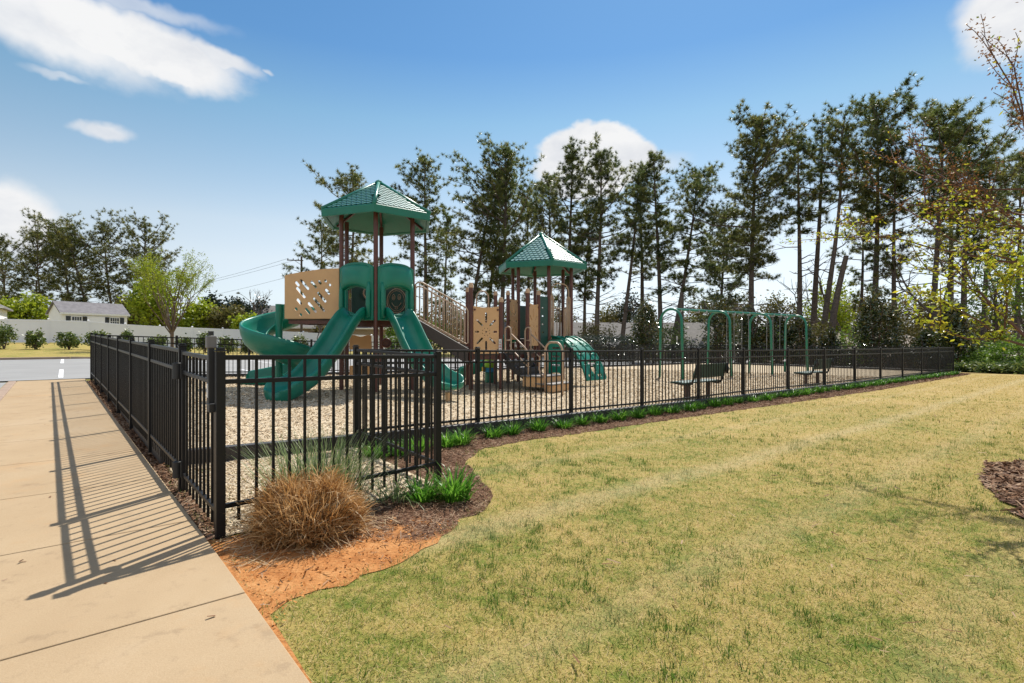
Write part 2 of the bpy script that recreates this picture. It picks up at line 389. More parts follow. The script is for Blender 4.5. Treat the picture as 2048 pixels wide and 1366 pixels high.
# sidewalk slabs, one object with its joints cut as real gaps
def sidewalk():
    mb=MB()
    js=[-8.27+1.45*i for i in range(17)]; js[-1]=14.75
    for a,b in zip(js[:-1],js[1:]):
        a2,b2=a+.005,b-.005
        def s0(t): return -.085-.0205*max(t,0)
        def s1(t): return -1.70-.004*t
        q=[(s1(a2),a2),(s0(a2),a2),(s0(b2),b2),(s1(b2),b2)]
        top=[];bot=[]
        for s_,t_ in q:
            x,y=st(s_,t_); z=g(x,y); top.append((x,y,z+.03)); bot.append((x,y,z-.08))
        mb.add(top+bot,[(0,1,2,3),(7,6,5,4),(0,4,5,1),(1,5,6,2),(2,6,7,3),(3,7,4,0)])
    o=mb.build('sidewalk',M['concrete'],bevel=.006); setp(o,kind='structure')
    mb=MB()                                   # kerb beside it
    for a,b in zip(js[:-1],js[1:]):
        q=[(-1.93,a+.004),(-1.708-.004*a,a+.004),(-1.708-.004*b,b-.004),(-1.93,b-.004)]
        vs=[]
        for dz in (.034,-.16):
            for s_,t_ in q:
                x,y=st(s_,t_); vs.append((x,y,g(x,y)+dz))
        mb.add(vs,[(0,1,2,3),(7,6,5,4),(0,4,5,1),(1,5,6,2),(2,6,7,3),(3,7,4,0)])
    setp(mb.build('kerb',M['kerb'],bevel=.02),kind='structure')
sidewalk()
sheet('lane',[st(-9,-9),st(-1.95,-9),st(-1.95,14.72),st(-9,14.72)],.006,M['asphalt'],1.0)
sheet('parking_lot',[st(-40,14.85),st(60,14.85),st(60,30),st(-40,30)],.035,M['asphalt'],1.0)
def kerb_run(name,t,s0,s1,h=.14,w=.18,lift=0):
    mb=MB(); n=int((s1-s0)/3)
    for i in range(n):
        a=s0+(s1-s0)*i/n; b=s0+(s1-s0)*(i+1)/n-.012
        vs=[]
        for dz in (h,-.1):
            for s_,t_ in ((a,t),(b,t),(b,t+w),(a,t+w)):
                x,y=st(s_,t_); vs.append((x,y,g(x,y)+dz+lift))
        mb.add(vs,[(0,1,2,3),(7,6,5,4),(0,4,5,1),(1,5,6,2),(2,6,7,3),(3,7,4,0)])
    setp(mb.build(name,M['kerb'],bevel=.02),kind='structure')
kerb_run('kerb',30.0,-40,60)
mb=MB()                                        # painted bay lines across the lot
for k in range(-3,14):
    for t0,t1 in ((15.4,19.9),(24.9,29.6)):
        s_=-.9+2.75*k; vs=[]
        for a,b in ((s_-.055,t0),(s_+.055,t0),(s_+.055,t1),(s_-.055,t1)):
            x,y=st(a,b); vs.append((x,y,g(x,y)+.042))
        mb.add(vs,[(0,1,2,3)])
setp(mb.build('parking_markings',M['paint'],fix=False),kind='structure')

# playground surface: raised bed of wood chips
PG=[(.07,.02),(1.88,.30),(1.93,2.34),(31.2,1.9),(30.8,14.1),(-.1,14.1),(-.03,7)]
def fence_s(t): return -.018*max(t,0)
chips_poly=[st(.04,2.42),st(31.2,2.06),st(31.1,14.15),st(-.2,14.15)]
sheet('wood_chip_ground',chips_poly,CHIP,M['chips'],1.0,wall=.12)
sheet('entry_chip_ground',[st(.03,.0),st(1.90,.28),st(1.99,2.36),st(.0,2.36)],.012,M['chips'],.5)
# planted beds
bed=[W(540,1.34*F/(1232-683)),W(640,1.34*F/(1178-683)),W(800,1.34*F/(1122-683)),W(915,1.36*F/(1048-683)),
     W(968,1.37*F/(1020-683)),W(986,1.38*F/(992-683)),W(955,1.39*F/(952-683)),W(932,1.39*F/(925-683)),W(962,1.40*F/(903-683)),W(1040,1.41*F/(886-683)),
     W(1200,1.43*F/(863-683)),W(1360,1.45*F/(838-683)),W(1530,1.46*F/(813-683)),W(1750,1.50*F/(782-683)),st(31.6,1.2),st(31.8,2.15),st(1.985,2.37),st(1.90,.27),st(.03,-.02),st(-.078,.0),st(-.078,-2.2)]
ringc=(6.35,5.05)
ring=[(4.1,4.27),(4.45,4.9),(4.72,5.35),(4.98,5.68),(5.5,6.2),(6.2,6.46),(7,6.3),(7.6,5.6),(7.6,4.6),(7,3.8),(6,3.4),(5,3.5),(4.35,3.85)]
def ragged(poly,k,amp,n0,n1,seed=3):
    r_=np.random.default_rng(seed); out=[]
    for i,(p,q) in enumerate(zip(poly,poly[1:]+poly[:1])):
        out.append(p)
        if n0<=i<n1:
            L=math.hypot(q[0]-p[0],q[1]-p[1]); m_=max(1,int(L/k))
            nx,ny=-(q[1]-p[1])/L,(q[0]-p[0])/L
            for j in range(1,m_):
                a=r_.normal(0,amp); out.append((p[0]+(q[0]-p[0])*j/m_+nx*a,p[1]+(q[1]-p[1])*j/m_+ny*a))
    return out
bed=ragged(bed,.12,.022,0,14); ring=ragged(ring,.15,.03,0,13)
sheet('planting_bed',bed,.005,M['clay'],.5)
sheet('gravel_strip',[st(-.08,-.0),st(.05,.0),st(-.02,2.3),st(-.2,14.3),st(-.36,14.3),st(-.2,6),st(-.1,1.6)],.010,M['mulch'],.5)
sheet('tree_mulch_ring',ring,.02,M['mulch'],.5)
far_bed=[st(31.9,1.9),st(33.5,-1.0),st(36,-6),st(45,-14),st(75,-10),st(70,20),st(31.9,17)]
sheet('leaf_litter_ground',far_bed,.012,M['mulch'],2.0)

# ---------------------------------------------------------------- loose stuff on the ground
rng=np.random.default_rng(7)
def inpoly(x,y,poly):
    r=np.zeros(len(x),bool); n=len(poly); j=n-1
    for i in range(n):
        xi,yi=poly[i]; xj,yj=poly[j]
        c=((yi>y)!=(yj>y))&(x<(xj-xi)*(y-yi)/((yj-yi)+1e-12)+xi); r^=c; j=i
    return r
def scatter(poly,n,cam_bias=1.0,lim=None):
    xs=[p[0] for p in poly]; ys=[p[1] for p in poly]; out=[]; tot=0
    while tot<n:
        x=rng.uniform(min(xs),max(xs),n*2); y=rng.uniform(min(ys),max(ys),n*2)
        d=np.hypot(x,y); keep=inpoly(x,y,poly)&(rng.random(n*2)<np.minimum(1,(4.0/np.maximum(d,.1))**cam_bias))
        if lim: keep&=d<lim
        out.append(np.stack([x[keep],y[keep]],1)); tot+=keep.sum()
    return np.concatenate(out)[:n]
def pieces(name,P,off,L,Wd,mat,tilt=.35,kind='stuff',grow=.06):
    n=len(P); d=np.hypot(P[:,0],P[:,1]); sc=(1+grow*np.maximum(d-4,0))*rng.uniform(.5,1.3,n)
    a=rng.uniform(0,2*PI,n); e=rng.normal(0,tilt,n); r=rng.normal(0,tilt*1.4,n)
    ax=np.stack([np.cos(a)*np.cos(e),np.sin(a)*np.cos(e),np.sin(e)],1)
    b=np.stack([-np.sin(a),np.cos(a),np.zeros(n)],1)*np.cos(r)[:,None]; b[:,2]+=np.sin(r)
    c=np.stack([P[:,0],P[:,1],gz(P[:,0],P[:,1])+off+rng.uniform(.002,.014,n)],1)
    l=(L*sc*rng.uniform(.6,1.5,n))[:,None]/2; w=(Wd*sc)[:,None]/2
    v=np.stack([c-ax*l-b*w,c+ax*l-b*w*.7,c+ax*l+b*w*.8,c-ax*l+b*w],1).reshape(-1,3)
    f=np.arange(n*4).reshape(n,4)
    o=mesh_np(name,v,f,mat,attr=np.repeat(rng.random(n),4)); return setp(o,kind=kind)
pieces('wood_chips',scatter(chips_poly,85000,1.0,26),CHIP,.036,.011,M['chip'])
pieces('wood_chips',scatter([st(.03,.0),st(1.85,.33),st(1.9,2.3),st(.0,2.3)],9000,.3),.012,.034,.010,M['chip'])
Pb=scatter(bed,26000,.9); key=Pb[:,1]+rng.normal(0,.25,len(Pb)); Pb=Pb[(key>3.8)|(rng.random(len(Pb))<.03)]
pieces('bark_mulch',Pb,.008,.042,.006,M['barkchip'],.3)
Pc=scatter([st(-.06,.0),st(.9,-.1),st(1.5,-.7),st(.75,-1.1),st(.1,-1.25),st(-.06,-1.5)],800,0)
pieces('clay_clods',Pc,.006,.014,.011,M['clod'],.5,grow=0)
pieces('straw_litter',scatter([st(.0,.15),st(1.2,.2),st(1.1,-.5),st(.45,-.75),st(-.05,-.7)],520,0),.007,.11,.0045,M['straw'],.2,grow=0)
pieces('bark_mulch',scatter(ring,6500,0),.02,.07,.016,M['barkchip'],.3)
pieces('bark_mulch',scatter([st(-.1,.1),st(.03,.1),st(-.02,2.3),st(-.17,14),st(-.33,14),st(-.18,6)],4200,.4),.010,.045,.010,M['barkchip'],.3)
pieces('lawn_debris',scatter([(-.6,2.2),(3.2,2.2),(14,12),(9,12)],170,.8),.022,.06,.009,M['barkchip'],.2)
pieces('leaf_litter',scatter([st(-1.6,-2.2),st(-.2,-2.2),st(-.4,8),st(-1.5,8)],16,.4),.034,.028,.012,M['barkchip'],.12)

# lawn blades
def blades():
    allv=[];allr=[]
    for d0,d1,den,L,wd in ((1.7,3.2,11000,.034,.0042),(3.2,5,6000,.036,.0055),(5,8,2600,.038,.008),(8,13,1000,.042,.012),(13,24,320,.046,.02)):
        x0,x1=-.9*d1,1.15*d1
        n=int((x1-x0)*(d1-d0)*den); x=rng.uniform(x0,x1,n); y=rng.uniform(d0,d1,n)
        s,t=ST(x,y)
        xj=x+rng.normal(0,.085,len(x)); yj=y+rng.normal(0,.085,len(x))
        ok=(s>-.05)&((t<2.2)|(s>31.8))&(np.abs(x)<1.12*y+.4)&~inpoly(xj,yj,bed)&~inpoly(xj,yj,ring)&~inpoly(x,y,far_bed)
        x=x[ok];y=y[ok];n=len(x)
        a=rng.uniform(0,2*PI,n); lean=np.abs(rng.normal(1.12,.32,n)); l=L*rng.uniform(.5,1.5,n)
        c=np.stack([x,y,gz(x,y)-.003],1)
        dirv=np.stack([np.cos(a)*np.sin(lean),np.sin(a)*np.sin(lean),np.maximum(np.cos(lean),.16)],1)
        sd=np.stack([-np.sin(a),np.cos(a),np.zeros(n)],1)*(wd*rng.uniform(.6,1.3,n)/2)[:,None]
        v=np.stack([c-sd,c+sd,c+dirv*l[:,None]],1).reshape(-1,3)
        allv.append(v); allr.append(np.repeat(rng.random(n),3))
    # tufts of greener, longer growth and stray straw stems
    for d0,d1,den,nb_,L,wd,lo,hi,sp in ((1.7,4,70,18,.046,.0048,0,.26,.026),(4,8,30,16,.05,.0068,0,.28,.035),(8,15,6,12,.055,.012,0,.3,.05),(1.7,5,160,3,.06,.003,.8,1,.03)):
        x0,x1=-.9*d1,1.15*d1; n=int((x1-x0)*(d1-d0)*den); x=rng.uniform(x0,x1,n); y=rng.uniform(d0,d1,n)
        keep=(np.sin(x*1.7+1)+np.sin(y*2.3+x*.6)+rng.normal(0,.7,n))>.2 if lo<.5 else np.ones(n,bool)
        x=np.repeat(x[keep],nb_); y=np.repeat(y[keep],nb_); n=len(x); x=x+rng.normal(0,sp,n); y=y+rng.normal(0,sp,n); s,t=ST(x,y)
        xj=x+rng.normal(0,.075,n); yj=y+rng.normal(0,.075,n)
        ok=(s>-.09)&((t<2.2)|(s>31.8))&(np.abs(x)<1.12*y+.4)&~inpoly(xj,yj,bed)&~inpoly(xj,yj,ring)&~inpoly(x,y,far_bed); x=x[ok];y=y[ok];n=len(x)
        a=rng.uniform(0,2*PI,n); lean=np.abs(rng.normal(.6 if lo<.5 else 1.35,.35,n)); l=L*rng.uniform(.5,1.4,n); c=np.stack([x,y,gz(x,y)-.003],1)
        dirv=np.stack([np.cos(a)*np.sin(lean),np.sin(a)*np.sin(lean),np.maximum(np.cos(lean),.16)],1); sd=np.stack([-np.sin(a),np.cos(a),np.zeros(n)],1)*(wd*rng.uniform(.6,1.3,n)/2)[:,None]
        allv.append(np.stack([c-sd,c+sd,c+dirv*l[:,None]],1).reshape(-1,3)); allr.append(np.repeat(rng.uniform(lo,hi,n),3)-(.25 if lo<.5 else -.35))
    v=np.concatenate(allv); print('blades',len(v)//3)
    setp(mesh_np('lawn_grass',v,np.arange(len(v)).reshape(-1,3),M['blade'],attr=np.concatenate(allr)),kind='stuff')
blades()

# ---------------------------------------------------------------- metal fences
H=1.25
def fence_run(name,label,posts,group=None,top=H,skip_first=False,skip_last=False,base=None,gap=.1,fine=True,hts=None):
    x0,y0=posts[0]; org=(x0,y0,g(x0,y0)); root=thing(name,label,'fence',org,0,group)
    for i,(x,y) in enumerate(posts):
        if (i==0 and skip_first) or (i==len(posts)-1 and skip_last): continue
        z=g(x,y); rz=math.atan2(RY,RX); m=MB(org)
        m.box((x,y,z+(top+.02)/2-.06),.058,.058,top+.02+.12,rz)
        p=m.build('post',M['fence'],root,bevel=.004 if fine else 0)
        m=MB(org); m.box((x,y,z+top+.0275),.068,.068,.012,rz); m.box((x,y,z+top+.041),.05,.05,.014,rz)
        m.build('post_cap',M['fence'],p,bevel=.004 if fine else 0)
    for (xa,ya),(xb,yb) in zip(posts[:-1],posts[1:]):
        za,zb=g(xa,ya),g(xb,yb); L=math.hypot(xb-xa,yb-ya); ux,uy=(xb-xa)/L,(yb-ya)/L
        n=max(3,round(L/.118)); m=MB(org)
        for k in range(1,n):
            f=k/n
            x,y,z=xa+(xb-xa)*f,ya+(yb-ya)*f,za+(zb-za)*f
            m.box((x,y,z+(gap+top-.012)/2),.017,.017,top-.012-gap,math.atan2(uy,ux))
        panel=m.build('panel',M['fence'],root)
        for h in (top-.018,top-.185,gap+.115):
            r=MB(org); e=.029
            r.bar((xa+ux*e,ya+uy*e,za+h),(xb-ux*e,yb-uy*e,zb+h),.030,.032)
            r.build('rail',M['fence'],panel,bevel=.003 if fine else 0)
    return root
P2=(-.711,5.08); P3=(-1.97,6.72)
lp=[st(fence_s(t),t) for t in (1.36,3.21,5.06,6.9,8.75,10.6,12.45,14.3)]
corner_back=lp[-1]
fence_run('metal_fence','black picket fence running along the concrete sidewalk to the parking lot',lp)
fence_run('metal_fence','short angled black fence panels boxing in the entry beside the tan grass clump',[P1,P2,P3],skip_last=True)
rp=[P3]+[W(px,D) for px,D in ((955,8.0),(1142,9.33),(1284,10.52),(1397,11.85),(1487,13.35))]
c_end=(20.8,25.1); a=np.array(rp[-1]); b=np.array(c_end); nn=8
rp+= [tuple(a+(b-a)*k/nn) for k in range(1,nn+1)]
fence_run('metal_fence','long black picket fence between the wood chips and the open lawn',rp)
L0=np.array(c_end); L1=np.array(st(31.2,14.3))
ep=[tuple(L0+(L1-L0)*k/6) for k in range(7)]
fence_run('metal_fence','black fence closing the far end of the playground under the evergreens',ep,skip_first=True,fine=False)
A0=np.array(corner_back); bp=[tuple(A0+(L1-A0)*k/16) for k in range(17)]
fence_run('metal_fence','rear black fence between the wood chips and the parking lot',bp,skip_first=True,skip_last=True,fine=False)
# gate: frame with pickets hung on the first sidewalk-fence post
ga=np.array(lp[0]); gb=np.array(P1); ud=(gb-ga)/np.linalg.norm(gb-ga)
org=(ga[0],ga[1],g(*ga)); gate=thing('gate','black picket gate with tall latch post and two hinges beside the sidewalk','gate',org)
q0=ga+ud*.075; q1=gb-ud*.10
m=MB(org); n=9; zg=lambda p: g(p[0],p[1])
for k in range(1,n):
    p=q0+(q1-q0)*k/n; m.box((p[0],p[1],zg(p)+.05+(H-.03-.05)/2),.017,.017,H-.03-.05,math.atan2(ud[1],ud[0]))
gp=m.build('gate_panel',M['fence'],gate)
for p in (q0,q1):
    m=MB(org); m.box((p[0],p[1],zg(p)+.04+(H-.05)/2),.032,.032,H-.05,math.atan2(ud[1],ud[0])); m.build('gate_stile',M['fence'],gate,bevel=.003)
for h in (H-.035,H-.20,.17):
    m=MB(org); m.bar((*(q0+ud*.016),zg(q0)+h),(*(q1-ud*.016),zg(q1)+h),.028,.03); m.build('rail',M['fence'],gp,bevel=.003)
nrm=np.array((-ud[1],ud[0])) ; nrm = nrm if nrm[0]<0 else -nrm
rzg=math.atan2(ud[1],ud[0])
for h in (.21,1.06):
    p=ga+nrm*.045+ud*.035; m=MB(org); m.tube([(p[0],p[1],zg(ga)+h-.07),(p[0],p[1],zg(ga)+h+.07)],.034,12)
    m.box((*(ga+nrm*.032+ud*.01),zg(ga)+h),.09,.02,.10,rzg); m.build('hinge',M['latch'],gate,bevel=.004,smooth='auto')
p=q1+nrm*.035; z0=zg(q1); m=MB(org)
m.box((p[0],p[1],z0+1.09),.045,.04,.42,rzg); lt=m.build('latch',M['latch'],gate,bevel=.005)
m=MB(org); m.box((p[0],p[1],z0+1.335),.062,.062,.085,rzg); m.build('latch_knob_housing',M['latchgrey'],lt,bevel=.008)
m=MB(org); m.cyl((p[0],p[1],z0+1.379),.018,.03,12); m.build('latch_knob',M['latch'],lt)
m=MB(org); pp=p+nrm*.022; m.box((pp[0],pp[1],z0+1.0),.022,.006,.095,rzg); m.build('latch_label',M['white'],lt)
m=MB(org); pp=p+ud*.03; m.box((pp[0],pp[1],z0+.885),.075,.05,.06,rzg); m.build('latch_keeper',M['latch'],lt,bevel=.006)

# black timbers that hold the chips, along all four sides
def border(label,pts,h=.17,w=.10):
    x0,y0=pts[0]; org=(x0,y0,g(x0,y0)); root=thing('border_timber',label,'edging',org,0,'black timbers round the wood chips')
    for (xa,ya),(xb,yb) in zip(pts[:-1],pts[1:]):
        L=math.hypot(xb-xa,yb-ya); n=max(1,round(L/1.25))
        for k in range(n):
            f0,f1=k/n+.004/L,(k+1)/n-.004/L
            pa=(xa+(xb-xa)*f0,ya+(yb-ya)*f0); pb=(xa+(xb-xa)*f1,ya+(yb-ya)*f1)
            m=MB(org); m.bar((*pa,g(*pa)+h/2-.03),(*pb,g(*pb)+h/2-.03),w,h+.06); m.build('timber',M['border'],root,bevel=.012)
border('black plastic timber edging along the lawn side of the chips',[st(.06,2.40),st(31.1,2.0)])
border('black plastic timber edging across the far end of the chips',[st(31.12,2.1),st(31.05,14.1)])
border('black plastic timber edging at the rear of the chips by the parking lot',[st(31.0,14.15),st(-.12,14.15)])
border('black plastic timber edging inside the sidewalk fence',[st(.0,2.55),st(-.15,14.0)])
# ---------------------------------------------------------------- play structure
def arc(cx,cy,r,a0,a1,n): return [(cx+r*math.cos(a0+(a1-a0)*i/n),cy+r*math.sin(a0+(a1-a0)*i/n)) for i in range(n+1)]
def rrect(x0,y0,x1,y1,r=.04,n=4):
    return arc(x1-r,y0+r,r,-PI/2,0,n)+arc(x1-r,y1-r,r,0,PI/2,n)+arc(x0+r,y1-r,r,PI/2,PI,n)+arc(x0+r,y0+r,r,PI,1.5*PI,n)
def slot(cx,cy,L,w,a,n=6):
    pts=arc(L/2-w/2,0,w/2,-PI/2,PI/2,n)+arc(-L/2+w/2,0,w/2,PI/2,1.5*PI,n)
    c,s=math.cos(a),math.sin(a); return [(cx+x*c-y*s,cy+x*s+y*c) for x,y in pts]
def ell(cx,cy,rx,ry,n=16): return [(cx+rx*math.cos(2*PI*i/n),cy+ry*math.sin(2*PI*i/n)) for i in range(n)]
def panel(name,outer,holes,p0,e,mat,parent,org,thick=.02,bev=.003):
    """flat sheet with cut-outs; outline (along e, up) from p0"""
    cu=bpy.data.curves.new(name,'CURVE'); cu.dimensions='2D'; cu.fill_mode='BOTH'; cu.extrude=thick/2-bev; cu.bevel_depth=bev; cu.bevel_resolution=1
    for lp_ in [outer]+holes:
        sp=cu.splines.new('POLY'); sp.points.add(len(lp_)-1); sp.use_cyclic_u=True
        for q,(x,y) in zip(sp.points,lp_): q.co=(x,y,0,1)
    o=bpy.data.objects.new('tmp',cu); C.objects.link(o)
    dg=bpy.context.evaluated_depsgraph_get(); dg.update()
    me=bpy.data.meshes.new_from_object(o.evaluated_get(dg)); bpy.data.objects.remove(o); bpy.data.curves.remove(cu)
    ex=Vector((e[0],e[1],0)).normalized(); n_=Vector((ex.y,-ex.x,0)); P=Vector(p0)-Vector(org)
    for v in me.vertices: v.co=P+ex*v.co.x+Vector((0,0,v.co.y))+n_*v.co.z
    me.name=name; me.materials.clear(); me.materials.append(mat)
    for p in me.polygons: p.use_smooth=False
    r=bpy.data.objects.new(name,me); C.objects.link(r); r.parent=parent; return r
class Hex:
    def __init__(s,px,D,r,a0):
        s.c=Vector((*W(px,D),0)); v=Vector((s.c.x,s.c.y,0)).normalized(); s.v=v; s.u=Vector((v.y,-v.x,0)); s.r=r; s.a0=a0
    def dir(s,a): a=R2(a+s.a0); return s.u*math.sin(a)-s.v*math.cos(a)
    def V(s,k,r=None): return s.c+s.dir(60*k)*(r or s.r)
    def N(s,k): return s.dir(60*k+30)            # outward normal of face k..k+1
    def Mid(s,k,r=None): return s.c+s.N(k)*(r or s.r)*.866
T1=Hex(757.5,13.87,1.0,-4); T2=Hex(1083,17.5,1.0,13)
ZC=.115
ORG=(T1.c.x,T1.c.y,ZC)
play=thing('play_structure','large playground climbing structure with two green hexagonal roofs, green slides and tan panels','play structure',ORG)
def post(p,ztop,cap=False,r=.056,zb=None):
    m=MB(ORG); zb=(cz(p[0],p[1])-.05) if zb is None else zb
    m.tube([(p[0],p[1],zb),(p[0],p[1],ztop)],r,16); o=m.build('post',M['brown'],play,smooth='auto')
    if cap:
        m=MB(ORG); m.tube([(p[0],p[1],ztop-.015),(p[0],p[1],ztop+.055),(p[0],p[1],ztop+.075)],[r*1.18,r*1.18,r*.98],16)
        m.tube([(p[0],p[1],ztop+.07),(p[0],p[1],ztop+.115)],[r*.95,r*.9],10)
        m.build('post_cap',M['tancap'],o,smooth='auto',bevel=.006)
    m=MB(ORG)                                     # clamp collars where panels bolt on
    return o
def v3(v,z): return (v.x,v.y,z)
def roof(T,ze,zp,R=1.5,fh=.2):
    # fascia ring with inner lip
    m=MB(ORG); ring=[]
    prof=[(R,ze),(R+.012,ze+fh*.9),(R-.02,ze+fh),(R-.10,ze+fh-.02),(R-.09,ze+.03),(R-.035,ze-.004)]
    for k in range(7): ring.append([v3(T.V(k,r),z) for r,z in prof])
    m.sweep(ring,cap=False)
    base=m.build('roof',M['roofgreen'],play,bevel=.01)
    # shell under the shingles
    m=MB(ORG); vs=[v3(T.V(k,R-.05),ze+fh-.035) for k in range(6)]+[v3(T.c,zp-.05)]
    m.add(vs,[(k,(k+1)%6,6) for k in range(6)]); vs2=[v3(T.V(k,R-.10),ze+.05) for k in range(6)]+[v3(T.c,zp-.25)]
    m.add(vs2,[((k+1)%6,k,6) for k in range(6)]); m.build('roof_soffit',M['roofgreen'],base,fix=False)
    # shingles: every course a row of tilted scale-shaped tabs
    m=MB(ORG); rows=13; apex=Vector(v3(T.c,zp))
    for k in range(6):
        A=Vector(v3(T.V(k,R-.035),ze+fh-.01)); B=Vector(v3(T.V(k+1,R-.035),ze+fh-.01))
        ex=(B-A).normalized(); mid=(A+B)/2; up=(apex-mid); Ls=up.length; up/=Ls; nn=ex.cross(up); 
        if nn.z<0: nn=-nn
        W0=(B-A).length
        hh=Ls/rows*1.0
        for r in range(rows-1):
            f=r/rows; wid=W0*(1-f)-.1; tw=.14
            c0=mid+up*(r*hh)
            k0=int(wid/tw)+2
            for j in range(-k0,k0+1):
                cx=(j+(.5 if r%2 else 0))*tw
                # clip to face
                half=W0*(1-(r*hh)/Ls)/2-.055; half2=W0*(1-((r+1.25)*hh)/Ls)/2-.055
                if abs(cx)>half-tw*.25: continue
                def pt(x,y,h):
                    lim=W0*(1-(r*hh+y)/Ls)/2-.05
                    x=max(-lim,min(lim,x)); return c0+ex*x+up*y+nn*h
                t_=tw*.485
                lo=[(cx-t_,hh*.55),(cx-t_*.55,hh*.16),(cx,0),(cx+t_*.55,hh*.16),(cx+t_,hh*.55)]
                top=[pt(x,y,.034-.016*(y/hh)) for x,y in lo]+[pt(cx+t_,hh*1.3,.012),pt(cx-t_,hh*1.3,.012)]
                bot=[pt(x,y,.002) for x,y in lo]+[pt(cx+t_,hh*1.3,.0),pt(cx-t_,hh*1.3,.0)]
                nv=7; m.add(top+bot,[tuple(range(nv))]+[(i,(i+1)%nv,(i+1)%nv+nv,i+nv) for i in range(nv)])
    m.build('shingle_panel',M['shingle'],base)
    for k in range(6):
        m=MB(ORG); a=Vector(v3(T.V(k,R-.01),ze+fh-.01)); b=Vector(v3(T.c,zp+.01)); m.tube([a,a+(b-a)*.5,b],[.052,.05,.045],6); m.build('ridge',M['roofgreen'],base,smooth=True)
    m=MB(ORG); m.tube([(T.c.x,T.c.y,zp-.05),(T.c.x,T.c.y,zp+.03),(T.c.x,T.c.y,zp+.07)],[.10,.085,.02],12); m.build('roof_cap',M['roofgreen'],base,smooth='auto')
    # radial beams under the roof
    for k in range(6):
        m=MB(ORG); m.bar(v3(T.V(k,.1),zp-.34),v3(T.V(k,R-.2),ze+.06),.05,.05); m.build('roof_beam',M['brown'],base)
D1Z=1.93; D2Z=1.42; LZ=1.05
for k in range(6): post(T1.V(k),4.52)
for k in range(6): post(T2.V(k),3.78)
roof(T1,4.37,5.48); roof(T2,3.63,4.86,1.5,.19)
def deckslab(name,poly,z,th=.07,skirt=.12,mat='deck'):
    m=MB(ORG); m.prism(poly,z-th,z); d=m.build(name,M[mat],play,bevel=.01)
    m=MB(ORG); n=len(poly)
    for i in range(n):
        a,b=Vector((*poly[i],0)),Vector((*poly[(i+1)%n],0)); c=(a+b)/2; cc=sum((Vector((*p,0)) for p in poly),Vector())/n
        a=a+(cc-a)*.06; b=b+(cc-b)*.06
        m.bar((a.x,a.y,z-th-skirt/2-.003),(b.x,b.y,z-th-skirt/2-.003),.04,skirt)
    m.build('deck_frame',M['brown'],d); return d
deckslab('deck',[(T1.V(k,.93).x,T1.V(k,.93).y) for k in range(6)],D1Z)
deckslab('deck',[(T2.V(k,.93).x,T2.V(k,.93).y) for k in range(6)],D2Z)
A=Vector((*W(942,14.0),0)); B=Vector((*W(1002,14.2),0)); Fp=Vector((*W(1055,15.2),0)); G=Vector((*W(1077,16.2),0))
Cp=Vector((*W(1016,16.2),0)); Dp=Vector((*W(991,15.8),0)); E=Vector((*W(935,15.35),0))
deckslab('deck',[(p.x,p.y) for p in (A,B,Fp,G,T2.V(5,1.05),Cp,Dp,E)],LZ)
for p,px_y in ((A,566),(B,595),(Fp,577),(G,581),(Cp,581),(Dp,582),(E,575)):
    post(p,CAMZ-(px_y+7-683)*p.y/F-.02,cap=True)
# ---- slides
PROF=[(-.285,-.05),(-.325,.10),(-.335,.20),(-.315,.235),(-.28,.235),(-.255,.19),(-.225,.09),(-.15,.02),(-.05,0),(.05,0),(.15,.02),(.225,.09),(.255,.19),(.28,.235),(.315,.235),(.335,.20),(.325,.10),(.285,-.05),(.20,-.075),(0,-.085),(-.20,-.075)]
def bez(pts,n):                                  # Catmull-Rom through side-view points
    P=[pts[0]]+pts+[pts[-1]]; out=[]
    for i in range(1,len(P)-2):
        for k in range(n):
            t=k/n; p0,p1,p2,p3=[np.array(q,float) for q in P[i-1:i+3]]
            out.append(tuple(.5*((2*p1)+(-p0+p2)*t+(2*p0-5*p1+4*p2-p3)*t*t+(-p0+3*p1-3*p2+p3)*t**3)))
    out.append(tuple(pts[-1])); return out
def slide(Mid,nrm,zdeck,side,zc0,leg=True,wid=1.0,name='slide',curve=0,endfoot=True):
    """open moulded chute leaving a deck face; side = [(run, height above chips)]"""
    q=bez(side,5); sd0=Vector((nrm.y,-nrm.x,0)); rings=[]; k=len(q)
    for i,(d,h) in enumerate(q):
        a=q[max(i-1,0)]; b=q[min(i+1,k-1)]; tx,tz=b[0]-a[0],b[1]-a[1]; L=math.hypot(tx,tz) or 1; tx/=L; tz/=L
        f=i/(k-1); off=sd0*(curve*f*f)
        c=Mid+nrm*d+off; up=(-nrm*tz+Vector((0,0,1))*tx)
        # flare, wall height and underside along the run
        wall=.72 if f<.06 else (1.0+.15*math.sin(PI*f)); under=1.0+(0 if f<.72 else ((f-.72)/.28)**1.3*1.6 if endfoot else 0)
        ws=wid*(1+.16*max(0,(f-.75)/.25)); 
        if f>.9: wall*=1-.55*((f-.9)/.1)**2; ws*=1-.12*((f-.9)/.1)**2
        rings.append([tuple(c+sd0*(x*ws)+up*(y*(wall if y>0 else under))+Vector((0,0,zc0+h))) for x,y in PROF])
    # rounded closing lip
    last=[Vector(p) for p in rings[-1]]; cen=sum(last,Vector())/len(last)
    d=(nrm*.05); rings.append([tuple(cen+(p-cen)*.86+d) for p in last]); rings.append([tuple(cen+(p-cen)*.55+d*1.6) for p in last])
    m=MB(ORG); m.sweep(rings); o=m.build(name,M['green'],play,smooth=True)
    sb=o.modifiers.new('sub','SUBSURF'); sb.levels=1; sb.render_levels=1
    if leg:
        p=Mid+nrm*(q[-1][0]-.12)+sd0*curve; m=MB(ORG); z=cz(p.x,p.y); m.box((p.x,p.y,z+.06),.11,.11,.26,math.atan2(nrm.y,nrm.x)); m.build('slide_foot',M['tan'],o,bevel=.01)
    return o
